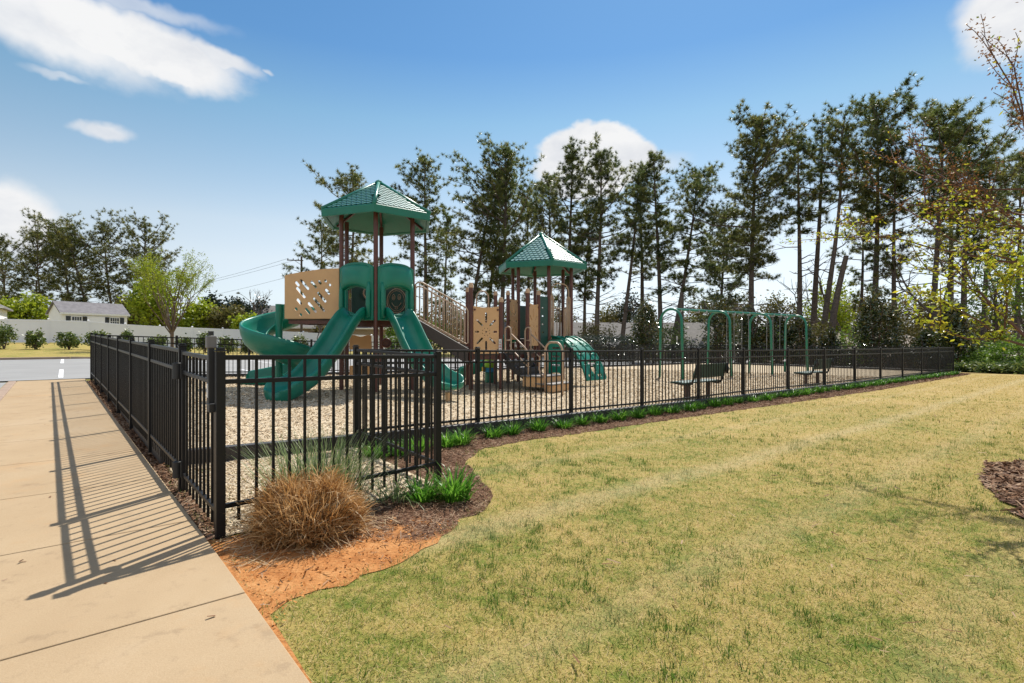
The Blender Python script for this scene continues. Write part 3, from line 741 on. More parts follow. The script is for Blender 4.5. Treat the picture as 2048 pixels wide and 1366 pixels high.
def hood(Mid,nrm,zd,w=.92,h=1.32,parent=None):
    """moulded slide hood: arched front with an opening and a bulging canopy"""
    par=MB(ORG); ex=Vector((nrm.y,-nrm.x,0)); ex=-ex; nx=nrm
    def top(x): return h-.12*abs(x/(w/2))**3
    def otop(x): return .76-.10*abs(x/.31)**2
    # side jambs and arch built as one extruded outline with a hole, then canopy bulge
    N_=14; xs=[-w/2+w*i/N_ for i in range(N_+1)]
    outer=[(-w/2,-.06),(w/2,-.06)]+[(x,top(x)) for x in xs[::-1]]
    xi=[-.30+.60*i/N_ for i in range(N_+1)]
    inner=[(-.30,.06),(.30,.06)]+[(x,otop(x)) for x in xi[::-1]]
    hd=panel('slide_hood',outer,[inner],tuple(Mid+nx*.06-ex*0+Vector((0,0,zd))),(ex.x,ex.y),M['green'],play,ORG,.10,.02)
    for p in hd.data.polygons: p.use_smooth=False
    # canopy
    m=MB(ORG); rings=[]
    for i in range(N_+1):
        x=xs[i]; f=1-abs(x/(w/2))**3; t_=top(x); b=.70-.10*abs(x/(w/2))**2; dep=.10+.17*f**.7
        c=Mid+ex*x+Vector((0,0,zd))
        pr=[(.09,b),(dep*.8,b-.03+.10*f),(dep,b+.03+.09*f),(dep*.98,(b+t_)/2+.06),(dep*.72,t_-.04),(.09,t_-.004)]
        rings.append([tuple(c+nx*d+Vector((0,0,z))) for d,z in pr])
    m.sweep(rings); o=m.build('slide_canopy',M['green'],hd,smooth='auto')
    o.modifiers.new('sub','SUBSURF').levels=1
    for sx in (-1,1):                            # hand-hold jambs
        m=MB(ORG); c=Mid+ex*sx*(w/2-.07)+nx*.13; m.tube([v3(c,zd-.02),v3(c+nx*.03,zd+.3),v3(c+nx*.02,zd+.62),v3(c,zd+.84)],[.055,.06,.055,.05],8); m.build('hood_jamb',M['green'],hd,smooth=True)
    return hd
M1=T1.Mid(5); N1=T1.N(5); M0=T1.Mid(0); N0=T1.N(0)
hh=D1Z-ZC
hood(M1,N1,D1Z); hood(M0,N0,D1Z)
SIDE=[(.02,hh+.01),(.22,hh-.02),(.48,hh-.26),(.85,hh-.68),(1.3,hh-1.12),(1.65,hh-1.40),(1.95,.27),(2.3,.19),(2.55,.175)]
slide(M1,N1,D1Z,SIDE,ZC,leg=False,curve=.10)
slide(M0,N0,D1Z,[(a,b+(.10 if a>1.5 else 0)) for a,b in SIDE],ZC,leg=True,curve=0,endfoot=False)
# ---- spiral slide off a side platform
pl=Vector((*W(571,13.3),0)); pr=T1.V(5); b2=T1.V(4)
deckslab('deck',[(pl.x+.02,pl.y+.06),(pr.x-.05,pr.y+.08),(b2.x-.05,b2.y-.05),(pl.x+.1,pl.y+1.25)],D1Z,.06,.08)
e=(pr-pl); Lp=e.length-.05
holes=[]
for cx,cy,L_ in ((.42,.86,.10),(.58,.80,.22),(.74,.90,.10),(.32,.66,.30),(.56,.70,.26),(.80,.86,.16),(1.02,.97,.10),(.36,.46,.20),(.72,.52,.40),(.93,.66,.30),(1.10,.80,.14),(.40,.27,.10),(.62,.33,.20),(.85,.36,.36),(1.02,.42,.30),(.52,.18,.09),(1.12,1.00,.07),(.72,.20,.18),(.28,.86,.12)):
    pass
rowsP=[((.33,1.00,.16),(.52,.98,.34),(.76,.98,.24),(.92,1.03,.13),(1.07,1.07,.085)),
       ((.42,.78,.36),(.66,.86,.0),(1.18,.97,.085),(1.12,.80,.18)),
       ((.38,.55,.20),(.97,.66,.34)),((.30,.36,.10),(.72,.40,.34),(.90,.47,.46)),((.42,.22,.09),(.60,.31,.20))]
for r in rowsP:
    for cx,cy,L_ in r:
        if L_>0: holes.append(slot(cx*Lp/1.42,.10+(cy-.22)*.98,max(L_,.072),.07,R2(-50)))
outl=[(0,.0),(Lp,.0),(Lp,1.24)]+[(Lp*(1-f),1.08+.16*math.cos(f*PI/2)) for f in np.linspace(.08,.92,10)]+[(.0,1.07)]
panel('slotted_panel',outl,holes,(pl.x,pl.y-.03,D1Z-.02),(e.x,e.y),M['tan'],play,ORG,.03,.004)
m=MB(ORG); pq=Vector((*W(576,14.5),0)); 
Cs=Vector((*W(558,13.55),0)); Rs=.56
def spiral():
    pr_=[(-.27,.16),(-.255,.20),(-.225,.17),(-.19,.06),(-.10,0),(.02,-.015),(.13,.03),(.21,.15),(.255,.34),(.275,.47),(.305,.505),(.34,.48),(.345,.40),(.315,.22),(.24,.02),(.14,-.075),(0,-.10),(-.14,-.07),(-.25,.03)]
    rings=[]; n=64
    for i in range(n+1):
        f=i/n; a=R2(42+408*f); z=D1Z+.02-1.66*f**1.02
        rad=Vector((math.cos(a),math.sin(a),0)); c=Cs+rad*Rs; k=min(1,f/.08)
        rings.append([tuple(c+rad*x+Vector((0,0,z+y*(.6+.4*k)))) for x,y in pr_])
    a=R2(450); rad=Vector((0,1,0)); tn=Vector((-1,0,0))
    for j in range(1,9):
        f=j/8; c=Cs+rad*(Rs+.02*f)+tn*(1.12*f); z=D1Z-1.64-.06*math.sin(f*PI/2)
        rings.append([tuple(c+rad*(x*(1-.04*f)-.05*f)+Vector((0,0,z+y*(1-.35*f*(y>0))+ (-.10*f if y<-.02 else 0)))) for x,y in pr_])
    last=[Vector(p) for p in rings[-1]]; cen=sum(last,Vector())/len(last)
    rings.append([tuple(cen+(p-cen)*.85+tn*.05) for p in last]); rings.append([tuple(cen+(p-cen)*.5+tn*.07) for p in last])
    m=MB(ORG); m.sweep(rings); o=m.build('spiral_slide',M['green'],play,smooth=True)
    m=MB(ORG); m.tube([v3(Cs,ZC-.05),v3(Cs,D1Z+.36)],.085,16); m.build('spiral_pole',M['green'],o,smooth='auto')
    m=MB(ORG); m.obox(v3(Cs+Vector((.12,.05,0)),D1Z+.16),(.09,0,0),(0,.03,0),(0,0,.2)); m.build('spiral_bracket',M['green'],o,bevel=.01)
    return o
spiral()
# ---- back panels of the first tower
def facepanel(T,k,zd,mat,h=1.05,w=.84,name='panel',z0=.03):
    a=T.V(k); b=T.V(k+1); e=(b-a).normalized(); p=a+e*((1.0*T.r-w)/2)
    return panel(name,rrect(0,0,w,h,.05),[],v3(p,zd+z0),(e.x,e.y),M[mat],play,ORG,.025,.004),p,e
def line(parent,p,e,n_,z0,pts,r=.011,mat='tantube',name='line_work',closed=False):
    m=MB(ORG); m.tube([tuple(p+e*x+n_*.02+Vector((0,0,z0+z))) for x,z in pts],r,6,closed=closed); m.build(name,M[mat],parent,smooth=True)
bp_,p,e=facepanel(T1,2,D1Z,'greendark',1.02); nin=-T1.N(2); nin=(T1.c-(p+e*.42)).normalized(); z0=D1Z+.03
cx,cz_=.42,.50
line(bp_,p,e,nin,z0,ell(cx,cz_,.30,.33,24),.014,closed=True)
line(bp_,p,e,nin,z0,ell(cx,cz_,.25,.28,24),.008,closed=True)
for sx in (-1,1):
    line(bp_,p,e,nin,z0,ell(cx+sx*.09,cz_+.10,.045,.075,12),.009,closed=True); line(bp_,p,e,nin,z0,ell(cx+sx*.09,cz_+.09,.015,.03,8),.008,closed=True)
    line(bp_,p,e,nin,z0,[(cx+sx*.03,cz_+.33),(cx+sx*.10,cz_+.40),(cx+sx*.22,cz_+.38),(cx+sx*.30,cz_+.44)],.009)
    line(bp_,p,e,nin,z0,[(cx+sx*.30,cz_-.12),(cx+sx*.36,cz_-.2),(cx+sx*.34,cz_-.30)],.009)
line(bp_,p,e,nin,z0,[(cx-.15,cz_-.05),(cx-.09,cz_-.14),(cx,cz_-.17),(cx+.09,cz_-.14),(cx+.15,cz_-.05)],.009)
line(bp_,p,e,nin,z0,ell(cx,cz_-.20,.04,.03,10),.009,closed=True)
bp_,p,e=facepanel(T1,3,D1Z,'greendark',.85,.72); nin=(T1.c-(p+e*.36)).normalized()
m=MB(ORG); cc=p+e*.26+nin*.10+Vector((0,0,D1Z+.72)); m.tube([tuple(cc+e*.17*math.cos(a)+Vector((0,0,.17*math.sin(a)))) for a in np.linspace(0,2*PI,20,endpoint=False)],.022,8,closed=True)
m.build('steering_wheel',M['tantube'],bp_,smooth=True)
# rails over the back faces
def looprail(a,b,z0,z1,parent,n=6,r=.017,name='guard_rail'):
    """tube frame with upright bars between two points (may slope)"""
    a=Vector(a);b=Vector(b); ux=(b-a); L=Vector((ux.x,ux.y,0)).length
    m=MB(ORG); rr=.06/L
    def P(f,h): return tuple(a+(b-a)*f+Vector((0,0,h)))
    hgt=z1-z0
    fr=[P(0,z0+.08),P(0,z1-.08),P(rr*.3,z1-.02),P(rr,z1),P(1-rr,z1),P(1-rr*.3,z1-.02),P(1,z1-.08),P(1,z0+.08),P(1-rr*.3,z0+.02),P(1-rr,z0),P(rr,z0),P(rr*.3,z0+.02)]
    m.tube(fr,r*1.25,8,closed=True)
    o=m.build(name,M['tantube'],parent,smooth=True)
    for k in range(1,n):
        m=MB(ORG); m.tube([P(k/n,z0),P(k/n,z1)],r*.85,6); m.build('bar',M['tantube'],o,smooth=True)
    return o
# ---- stair bridge from the first tower down to the low deck
V1=T1.V(1);V2=T1.V(2)
fa,fb=V1+(A-V1).normalized()*.08,A-(A-V1).normalized()*.08; ra,rb=V2+(E-V2).normalized()*.08,E-(E-V2).normalized()*.08
stair=None
m=MB(ORG)
for a,b in ((fa,fb),(ra,rb)):
    m.add([v3(a,D1Z-.26),v3(b,LZ-.33),v3(b,LZ+.10),v3(a,D1Z+.0),]+[tuple(Vector(q)+Vector((.02,.05,0))) for q in (v3(a,D1Z-.26),v3(b,LZ-.33),v3(b,LZ+.10),v3(a,D1Z+.0))],[(0,1,2,3),(7,6,5,4),(0,4,5,1),(1,5,6,2),(2,6,7,3),(3,7,4,0)])
stair=m.build('bridge_stair',M['deck'],play)
m=MB(ORG)
for k in range(5):
    f=(k+.5)/5; a=fa+(fb-fa)*f; b=ra+(rb-ra)*f; z=D1Z+(LZ-D1Z)*(k+1)/6; d=(fb-fa)/5*.55
    m.prism([(a.x-d.x,a.y-d.y+.06),(a.x+d.x,a.y+d.y+.06),(b.x+d.x,b.y+d.y-.03),(b.x-d.x,b.y-d.y-.03)],z-.05,z)
m.build('tread',M['step'],stair)
def sloperail(a,b,za,zb,parent):
    m=MB(ORG); f0=.13
    def P(f,top):
        lo=za+(zb-za)*f; p=a+(b-a)*f
        hi=(lo+.95) if f>f0 else (za+(zb-za)*f0+.95-.0)
        hi=min(hi,za+.93) if f<=f0 else hi
        return (p.x,p.y,hi if top else lo)
    path=[P(0,0),(P(0,0)[0],P(0,0)[1],P(0,1)[2]-.05),P(.04,1)]+[P(f,1) for f in (f0,.2,.4,.6,.8,.95)]
    e_=P(1,1); path+=[(e_[0],e_[1],e_[2]-.06),(e_[0],e_[1],P(1,0)[2]+.05),P(.96,0)]+[P(f,0) for f in (.8,.6,.4,.2,.05)]
    m.tube(path,.021,8,closed=True); o=m.build('stair_railing',M['tantube'],parent,smooth=True)
    for k in range(1,13):
        f=k/13; m=MB(ORG); m.tube([P(f,0),P(f,1)],.016,6); m.build('baluster',M['tantube'],o,smooth=True)
sloperail(fa,fb,D1Z+.06,LZ+.20,play); sloperail(ra,rb,D1Z+.06,LZ+.20,play)
# ---- panels with sunburst cut-outs
def sun(name,a,b,z0,z1,mat='tan',wavy=True,seed=0):
    e=(b-a); L=e.length-.13; p=a+e.normalized()*.065; h=z1-z0; hs=[]
    cx,cy=L/2,h*.46; rr=min(L/2,h/2); sx=1.0; 
    for k in range(8):
        an=R2(90+45*k); lx=.27*(1 if k%4!=2 else .45); hs.append(slot(cx+math.cos(an)*L*(.36 if L>.5 else .30),cy+math.sin(an)*h*(.30 if k%4==0 else .27),(.28,.24,.12,.24)[k%4]*(1 if L>.5 or k%4==0 else .6),.062 if L>.5 else .035,an if L>.5 else (an if k%4 in(0,2) else math.atan2(math.sin(an)*2,math.cos(an)))))
    if L>.5:
        for k in range(8): an=R2(22.5+45*k); hs.append(ell(cx+.10*math.cos(an),cy+.10*math.sin(an),.016,.016,8))
        hs.append(ell(cx,cy,.028,.028,10))
    ou=[(0,0),(L,0),(L,h)]+[(L*(1-f),h-.035*math.sin(PI*f)) for f in np.linspace(.1,.9,8)]+[(0,h)]
    o=panel(name,ou,hs,v3(p,z0),(e.x,e.y),M[mat],play,ORG,.028,.004)
    en=e.normalized(); nn=Vector((en.y,-en.x,0))
    for fx in (0.03,L-.03):
        for fz in (.09,h-.09):
            m=MB(ORG); c=p+en*fx+Vector((0,0,z0+fz)); m.tube([tuple(c+nn*.012),tuple(c+nn*.04)],.028,10); m.build('bolt_clamp',M['brown'],o,smooth='auto')
    return o
sun('sunburst_panel',A,B,LZ-.03,LZ+1.22); sun('sunburst_panel',Fp,G,1.22,2.46); sun('sunburst_panel',Cp,T2.V(5),1.40,2.66)
eg=(T2.V(0)-G); panel('climbing_panel',rrect(0,0,eg.length-.12,1.5,.04),[slot(.12,.4+.25*k,.1,.05,0) for k in range(4)],v3(G+eg.normalized()*.06,1.22),(eg.x,eg.y),M['greendark'],play,ORG,.03)
m=MB(ORG); sgn=B+Vector((-.02,-.066,0)); m.box((sgn.x,sgn.y,1.22),.075,.006,.37,R2(10)); sp=m.build('age_sign',M['white'],play,bevel=.001)
for k,(dz,mt,w_) in enumerate(((.13,'belt',.03),(.085,'belt',.035),(.04,'red',.045),(0,'belt',.03),(-.04,'red',.045),(-.09,'belt',.028),(-.135,'belt',.034))):
    m=MB(ORG); m.box((sgn.x-.0007,sgn.y-.0045,1.22+dz),w_,.002,.022,R2(10)); m.build('sign_mark',M[mt],sp)
# arched bars at the back edge of the low deck
def arch(a,b,z0,z1,parent=None,r=.021,name='arch_rail',mat='tantube'):
    a=Vector((a.x,a.y,0)); b=Vector((b.x,b.y,0)); L=(b-a).length; q=min(L/2,.26)
    pts=[v3(a,z0)]+[v3(a+(b-a)*((q-q*math.cos(t))/L),z1-q+q*math.sin(t)) for t in np.linspace(0,PI/2,6)]+[v3(b-(b-a)*((q-q*math.cos(t))/L),z1-q+q*math.sin(t)) for t in np.linspace(PI/2,0,6)]+[v3(b,z0)]
    m=MB(ORG); m.tube(pts,r,8); return m.build(name,M[mat],parent or play,smooth=True)
arch(Vector((*W(953,15.6),0)),Vector((*W(977,15.8),0)),LZ,CAMZ+(683-582)*15.7/F)
arch(E,Dp,LZ,LZ+.9)
# ---- entry steps with looped handrails
en=(Fp-B).normalized(); dn=Vector((en.y,-en.x,0)); mid=(B+Fp)/2
def stepbox(name,d0,d1,z1,z0,wd,mat,parent=None):
    q=[mid+dn*d0-en*wd/2,mid+dn*d1-en*wd/2,mid+dn*d1+en*wd/2,mid+dn*d0+en*wd/2]
    m=MB(ORG); m.prism([(p.x,p.y) for p in q],z0,z1); return m.build(name,M[mat],parent or play,bevel=.012)
s1=stepbox('entry_steps',.04,.32,.84,.66,.92,'step'); stepbox('step',.30,.60,.64,.47,.92,'step',s1)
m=MB(ORG)
for sx in (-.48,.48):
    a=mid+en*sx; m.add([v3(a,LZ-.02),v3(a+dn*.62,.44),v3(a+dn*.62,.34),v3(a,LZ-.30)]+[v3(a+en*.03,LZ-.02),v3(a+dn*.62+en*.03,.44),v3(a+dn*.62+en*.03,.34),v3(a+en*.03,LZ-.30)],[(0,1,2,3),(7,6,5,4),(0,4,5,1),(1,5,6,2),(2,6,7,3),(3,7,4,0)])
m.build('step_stringer',M['step'],s1)
stepbox('step_riser',.56,.60,.54,.36,.9,'step',s1)
t2=stepbox('transfer_step',.56,1.25,.46,.42,1.05,'stepgrey'); stepbox('step_skirt',.60,1.21,.417,.16,.95,'tan',t2)
t3=stepbox('transfer_step',1.0,1.55,.27,.23,1.0,'stepgrey'); stepbox('step_skirt',1.27,1.5,.227,.05,.9,'tan',t3)
def handrail(off):
    a=mid+en*off
    m=MB(ORG); P=lambda d,z: v3(a+dn*d,z)
    m.tube([P(.02,LZ+.02),P(.02,LZ+.58),P(.05,LZ+.66),P(.12,LZ+.69),P(.19,LZ+.66),P(.22,LZ+.58),P(.22,LZ+.10),P(.19,LZ+.03),P(.12,LZ),P(.05,LZ)],.02,8,closed=True)
    o=m.build('entry_handrail',M['tantube'],play,smooth=True)
    m=MB(ORG); m.tube([P(.22,LZ+.50),P(.68,LZ+.12),P(.76,LZ+.03),P(.78,LZ-.10),P(.78,.40)],.02,8); m.build('sloping_rail',M['tantube'],o,smooth=True)
    m=MB(ORG); m.tube([P(.22,LZ+.10),P(.76,LZ-.36)],.018,8); m.build('sloping_rail',M['tantube'],o,smooth=True)
    m=MB(ORG); m.tube([P(.22,LZ+.32),P(.05,LZ+.32)],.016,8); m.build('cross_bar',M['tantube'],o,smooth=True)
handrail(-.47); handrail(.47)
# tall tan grab arch at the transfer steps
ga_=Vector((*W(1090,13.5),0)); gb_=Vector((*W(1125,12.9),0)); gm=arch(ga_,gb_,cz(gb_.x,gb_.y)-.05,CAMZ-.02,r=.027,name='grab_arch')
m=MB(ORG); ctr=ga_+(ga_-gb_).normalized()*.14; e2=(gb_-ga_).normalized()
m.tube([v3(ga_,.98),v3(ga_-e2*.1,1.0),v3(ga_-e2*.2,.95),v3(ga_-e2*.25,.84),v3(ga_-e2*.25,.62),v3(ga_-e2*.2,.52),v3(ga_-e2*.1,.47),v3(ga_,.48)],.022,8); m.build('side_loop',M['tantube'],gm,smooth=True)
# green step ladder behind the arch
la=Vector((*W(1098,15.0),0)); lb=Vector((*W(1126,14.8),0)); el=(lb-la); wl=el.length
panel('green_ladder',rrect(0,0,wl,1.15,.06),[slot(wl/2,.22+.24*k,wl*.62,.07,0) for k in range(4)],v3(la,.22),(el.x,el.y),M['green'],play,ORG,.06,.012)
# ---- second tower: loop rails, hooded slide at the back, curved climber
for (k,f0,f1) in ((0,.06,.20),(0,.80,.94)):
    a=T2.V(k); b=T2.V(k+1); looprail(tuple(a+(b-a)*f0),tuple(a+(b-a)*f1),D2Z+.05,D2Z+1.35,play,3)
looprail(tuple(T2.V(1)+(T2.V(2)-T2.V(1))*.1),tuple(T2.V(1)+(T2.V(2)-T2.V(1))*.9),D2Z+.06,D2Z+1.05,play,7)
looprail(tuple(T2.V(2)+(T2.V(3)-T2.V(2))*.1),tuple(T2.V(2)+(T2.V(3)-T2.V(2))*.9),D2Z+.06,D2Z+1.05,play,7)
arch(T2.V(0)+(T2.V(1)-T2.V(0))*.12,T2.V(0)+(T2.V(1)-T2.V(0))*.88,D2Z+1.2,D2Z+1.75,r=.018)
facepanel(T2,3,D2Z,'greendark',1.1)
hood(T2.Mid(4),T2.N(4),D2Z,.86,1.25)
h2=D2Z-ZC
slide(T2.Mid(4),T2.N(4),D2Z,[(.02,h2),(.2,h2-.03),(.5,h2-.32),(.9,h2-.78),(1.3,.32),(1.65,.22),(1.85,.2)],ZC-.04,leg=False)
def climber():
    nrm=T2.N(0); Mi=T2.Mid(0); sd=Vector((nrm.y,-nrm.x,0)); sd=-sd
    q=bez([(.05,D2Z+.03),(.35,D2Z-.01),(.70,D2Z-.17),(1.05,D2Z-.46),(1.33,D2Z-.83),(1.5,D2Z-1.22)],6)
    zend=cz(*(Mi+nrm*1.5).to_2d())+.03; q=[(d,z if z>zend else zend) for d,z in q]
    n=len(q); xs=[-.43,-.36,-.30,-.20,-.10,-.05,.05,.10,.20,.30,.36,.43]; vs=[];fs=[]
    for d,z in q:
        for x in xs: vs.append(tuple(Mi+nrm*d+sd*x+Vector((0,0,z))))
    w=len(xs); skip=set()
    for i in range(n-1):
        for j in range(w-1):
            hole = (j in (2,3) or j in (7,8)) and i%5 in (2,) and i>3
            mid_ = j==5 and 21<=i<=26 or (j in (4,5,6) and 22<=i<=25)
            if hole or mid_: continue
            fs.append((i*w+j,i*w+j+1,(i+1)*w+j+1,(i+1)*w+j))
    m=MB(ORG); m.add(vs,fs); o=m.build('curved_climber',M['green'],play,smooth='auto',fix=False)
    so=o.modifiers.new('solid','SOLIDIFY'); so.thickness=.07; so.offset=0
    b=o.modifiers.new('bevel','BEVEL'); b.width=.014; b.segments=2; b.limit_method='ANGLE'
    for x in (-.43,-.19,.19,.43):
        m=MB(ORG); m.tube([tuple(Mi+nrm*d+sd*x+Vector((0,0,z+.05))) for d,z in q],.028,6); m.build('climber_rib',M['green'],o,smooth=True)
    for i in range(4,n-1,5):
        for x0,x1 in ((-.40,-.12),(.12,.40)):
            d,z=q[i]; m=MB(ORG); m.tube([tuple(Mi+nrm*d+sd*x0+Vector((0,0,z+.05))),tuple(Mi+nrm*d+sd*x1+Vector((0,0,z+.05)))],.024,6); m.build('foothold',M['green'],o,smooth=True)
climber()
# ---- under-deck play pieces
a=T1.V(4)+(T1.V(3)-T1.V(4))*.08; e=(T1.V(3)-T1.V(4)); Lc=.62
panel('counter_panel',[(0,0),(Lc,0),(Lc,.36)]+[(Lc*(1-f),.36+.025*math.sin(f*PI*3)) for f in np.linspace(.1,.9,9)]+[(0,.36)],[],v3(a,1.13),(e.x,e.y),M['tan'],play,ORG,.03)
panel('counter_panel',rrect(0,0,Lc,.34,.03),[],v3(a,.35),(e.x,e.y),M['tan'],play,ORG,.03)
wc=T1.V(3)+(T1.V(2)-T1.V(3))*.16-T1.v*.25; m=MB(ORG)
m.tube([tuple(wc+T1.u*.115*math.cos(t)+Vector((0,0,1.30+.115*math.sin(t)))) for t in np.linspace(0,2*PI,20,endpoint=False)],.022,8,closed=True)
w1=m.build('play_wheel',M['brown'],play,smooth=True)
m=MB(ORG); m.tube([tuple(wc+T1.v*.01+Vector((0,0,1.30))),tuple(wc+T1.v*.05+Vector((0,0,1.30)))],.10,16); m.build('wheel_disc',M['brown'],w1,smooth='auto')
bc=Vector((*W(979,16.2),0)); zb=cz(bc.x,bc.y); br=None
for nm,z0,z1,r,mt in (('activity_drum',.02,.33,.14,'green'),('drum_band',.335,.47,.15,'blue'),('drum_top',.475,.72,.15,'lime')):
    m=MB(ORG); m.cyl((bc.x,bc.y,zb+z0),r,z1-z0,18); o=m.build(nm,M[mt],br or play,smooth='auto',bevel=.015); br=br or o
yc=Vector((*W(967,16.1),0)); m=MB(ORG); m.cyl((yc.x,yc.y,zb+.36),.05,.14,14); m.build('drum_knob',M['yellow'],br,smooth='auto')

# ---------------------------------------------------------------- swing frame
sw0=Vector((5.79,19.4,0)); sw1=Vector((13.0,24.4,0)); dv=(sw1-sw0).normalized(); pv=Vector((-dv.y,dv.x,0)); zt=2.52
org=(sw0.x,sw0.y,cz(sw0.x,sw0.y)); swing=thing('swing_set','long green tube swing frame standing on four rounded arches','swing set',org)
for k in range(4):
    c=sw0+(sw1-sw0)*k/3; a=c-pv*.47; b=c+pv*.47; zb=cz(c.x,c.y)-.05; q=.45
    pts=[v3(a-pv*.05,zb)]+[v3(c-pv*(.47-q+q*math.cos(t)) ,zt-.0-q+q*math.sin(t)) for t in np.linspace(0,PI/2,8)]+[v3(c+pv*(.47-q+q*math.cos(t)),zt-q+q*math.sin(t)) for t in np.linspace(PI/2,0,8)]+[v3(b+pv*.05,zb)]
    m=MB(org); m.tube(pts,.046,12); m.build('arch_leg',M['swing'],swing,smooth=True)
m=MB(org); m.tube([v3(sw0-dv*.05,zt),v3(sw1+dv*.05,zt)],.045,12); m.build('top_beam',M['swing'],swing,smooth='auto')
for k in range(3):
    for f in (.26,.62):
        for o_ in (-.24,.24):
            c=sw0+(sw1-sw0)*((k+f)/3)+dv*o_; m=MB(org); m.box((c.x,c.y,zt-.045),.06,.13,.10,math.atan2(dv.y,dv.x)); m.build('hanger',M['chain'],swing,bevel=.006)
cnt=0; words=('first','second','third','fourth')
for k,f in ((1,.26),(1,.62),(2,.26),(2,.62)):
    c=sw0+(sw1-sw0)*((k+f)/3); zc=cz(c.x,c.y); org2=(c.x,c.y,zc+.5)
    s_=thing('swing','black belt swing on thin chains, %s along the green frame counting from the benches'%words[cnt],'swing',org2,0,'belt swings on the green frame'); cnt+=1
    m=MB(org2); rr=[]
    for i in range(9):
        x=-.27+.54*i/8; z=zc+.50+.10*(x/.27)**2; q=c+dv*x; rr.append([tuple(q+pv*y+Vector((0,0,z+h))) for y,h in ((-.07,0),(.07,0),(.07,.012),(-.07,.012))])
    m.sweep(rr); m.build('seat',M['belt'],s_)
    for x in (-.25,.25):
        m=MB(org2); m.tube([tuple(c+dv*x*1.06+Vector((0,0,zc+.59))),tuple(c+dv*x*.96+Vector((0,0,zt-.09)))],.009,5); m.build('chain',M['chain'],s_)

# ---------------------------------------------------------------- benches
def bench(px,D,label):
    x,y=W(px,D); z=cz(x,y); rz=math.atan2(RY,RX)
    b=thing('bench',label,'bench',(x,y,z),rz,'green mesh benches inside the playground')
    L=1.5                                       # local: x along the bench, -y towards the fence, +y faces the swings
    m=MB(); rr=[]
    for yy,zz in ((.28,.405),(.25,.43),(.10,.432),(-.08,.415),(-.16,.425)):
        rr.append([(-L/2,yy,zz),(L/2,yy,zz),(L/2,yy,zz-.03),(-L/2,yy,zz-.03)])
    m.sweep(rr); s_=m.build('seat',M['benchslat'],b)
    m=MB(); rr=[]
    for yy,zz in ((-.25,.52),(-.29,.66),(-.335,.80),(-.35,.845)): rr.append([(-L/2+.06,yy,zz),(L/2-.06,yy,zz),(L/2-.06,yy-.028,zz),(-L/2+.06,yy-.028,zz)])
    m.sweep(rr); m.build('backrest',M['benchslat'],b)
    for sx in (-1,1):
        x_=sx*(L/2-.10)
        m=MB(); m.tube([(x_,.30,.40),(x_,.1,.375),(x_,-.12,.36),(x_,-.21,.39),(x_,-.26,.50),(x_,-.32,.74),(x_,-.37,.86)],.026,8); m.build('bench_frame',M['benchframe'],b,smooth=True)
        m=MB(); m.box((x_*.72,.02,.17),.085,.085,.40); m.build('leg',M['benchleg'],b,bevel=.006)
        m=MB(); m.tube([(x_,-.35,.80),(x_,-.385,.70),(x_,-.36,.60)],[.045,.05,.03],8); m.build('back_bracket',M['benchframe'],b,smooth=True)
bench(1397,12.75,'green mesh bench just behind the lawn fence beside the curved green climber')
bench(1625,17.2,'smaller looking green bench farther along the fence toward the dark shaded chips')
# ---------------------------------------------------------------- vegetation
def unit(a): return a/np.maximum(np.linalg.norm(a,axis=-1,keepdims=True),1e-9)
def leaf_arrays(r,P,L,wd,up=.3,bias=None):
    n=len(P); a=unit(r.normal(0,1,(n,3))+ (0 if bias is None else bias)); a[:,2]*=.8
    b=unit(np.cross(a,unit(r.normal(0,1,(n,3))+np.array([0,0,up]))))
    l=(L*r.uniform(.6,1.35,n))[:,None]; w=(wd*r.uniform(.7,1.25,n))[:,None]/2
    v=np.stack([P,P+a*l*.45+b*w,P+a*l,P+a*l*.5-b*w],1).reshape(-1,3)
    return v,np.arange(4*n).reshape(n,4)
def foliage(name,r,P,L,wd,mat,parent,up=.3,bias=None):
    v,f=leaf_arrays(r,P,L,wd,up,bias); return mesh_np(name,v,f,mat,parent,attr=np.repeat(r.random(len(P)),4))
def needles(name,r,P,Dv,K,L,wd,mat,parent,spread=.75):
    n=len(P); P=np.repeat(P,K,0); d=unit(np.repeat(Dv,K,0)*.65+r.normal(0,spread,(n*K,3)))
    s=unit(np.cross(d,r.normal(0,1,(n*K,3))))*wd/2
    l=(L*r.uniform(.55,1.3,n*K))[:,None]
    v=np.stack([P-s,P+s,P+d*l],1).reshape(-1,3)
    return mesh_np(name,v,np.arange(3*n*K).reshape(-1,3),mat,parent,attr=np.repeat(np.repeat(r.random(n),K),3))
def interp_path(pts,f):
    k=len(pts)-1; x=min(max(f,0),1)*k; i=min(int(x),k-1); t=x-i
    return pts[i]*(1-t)+pts[i+1]*t
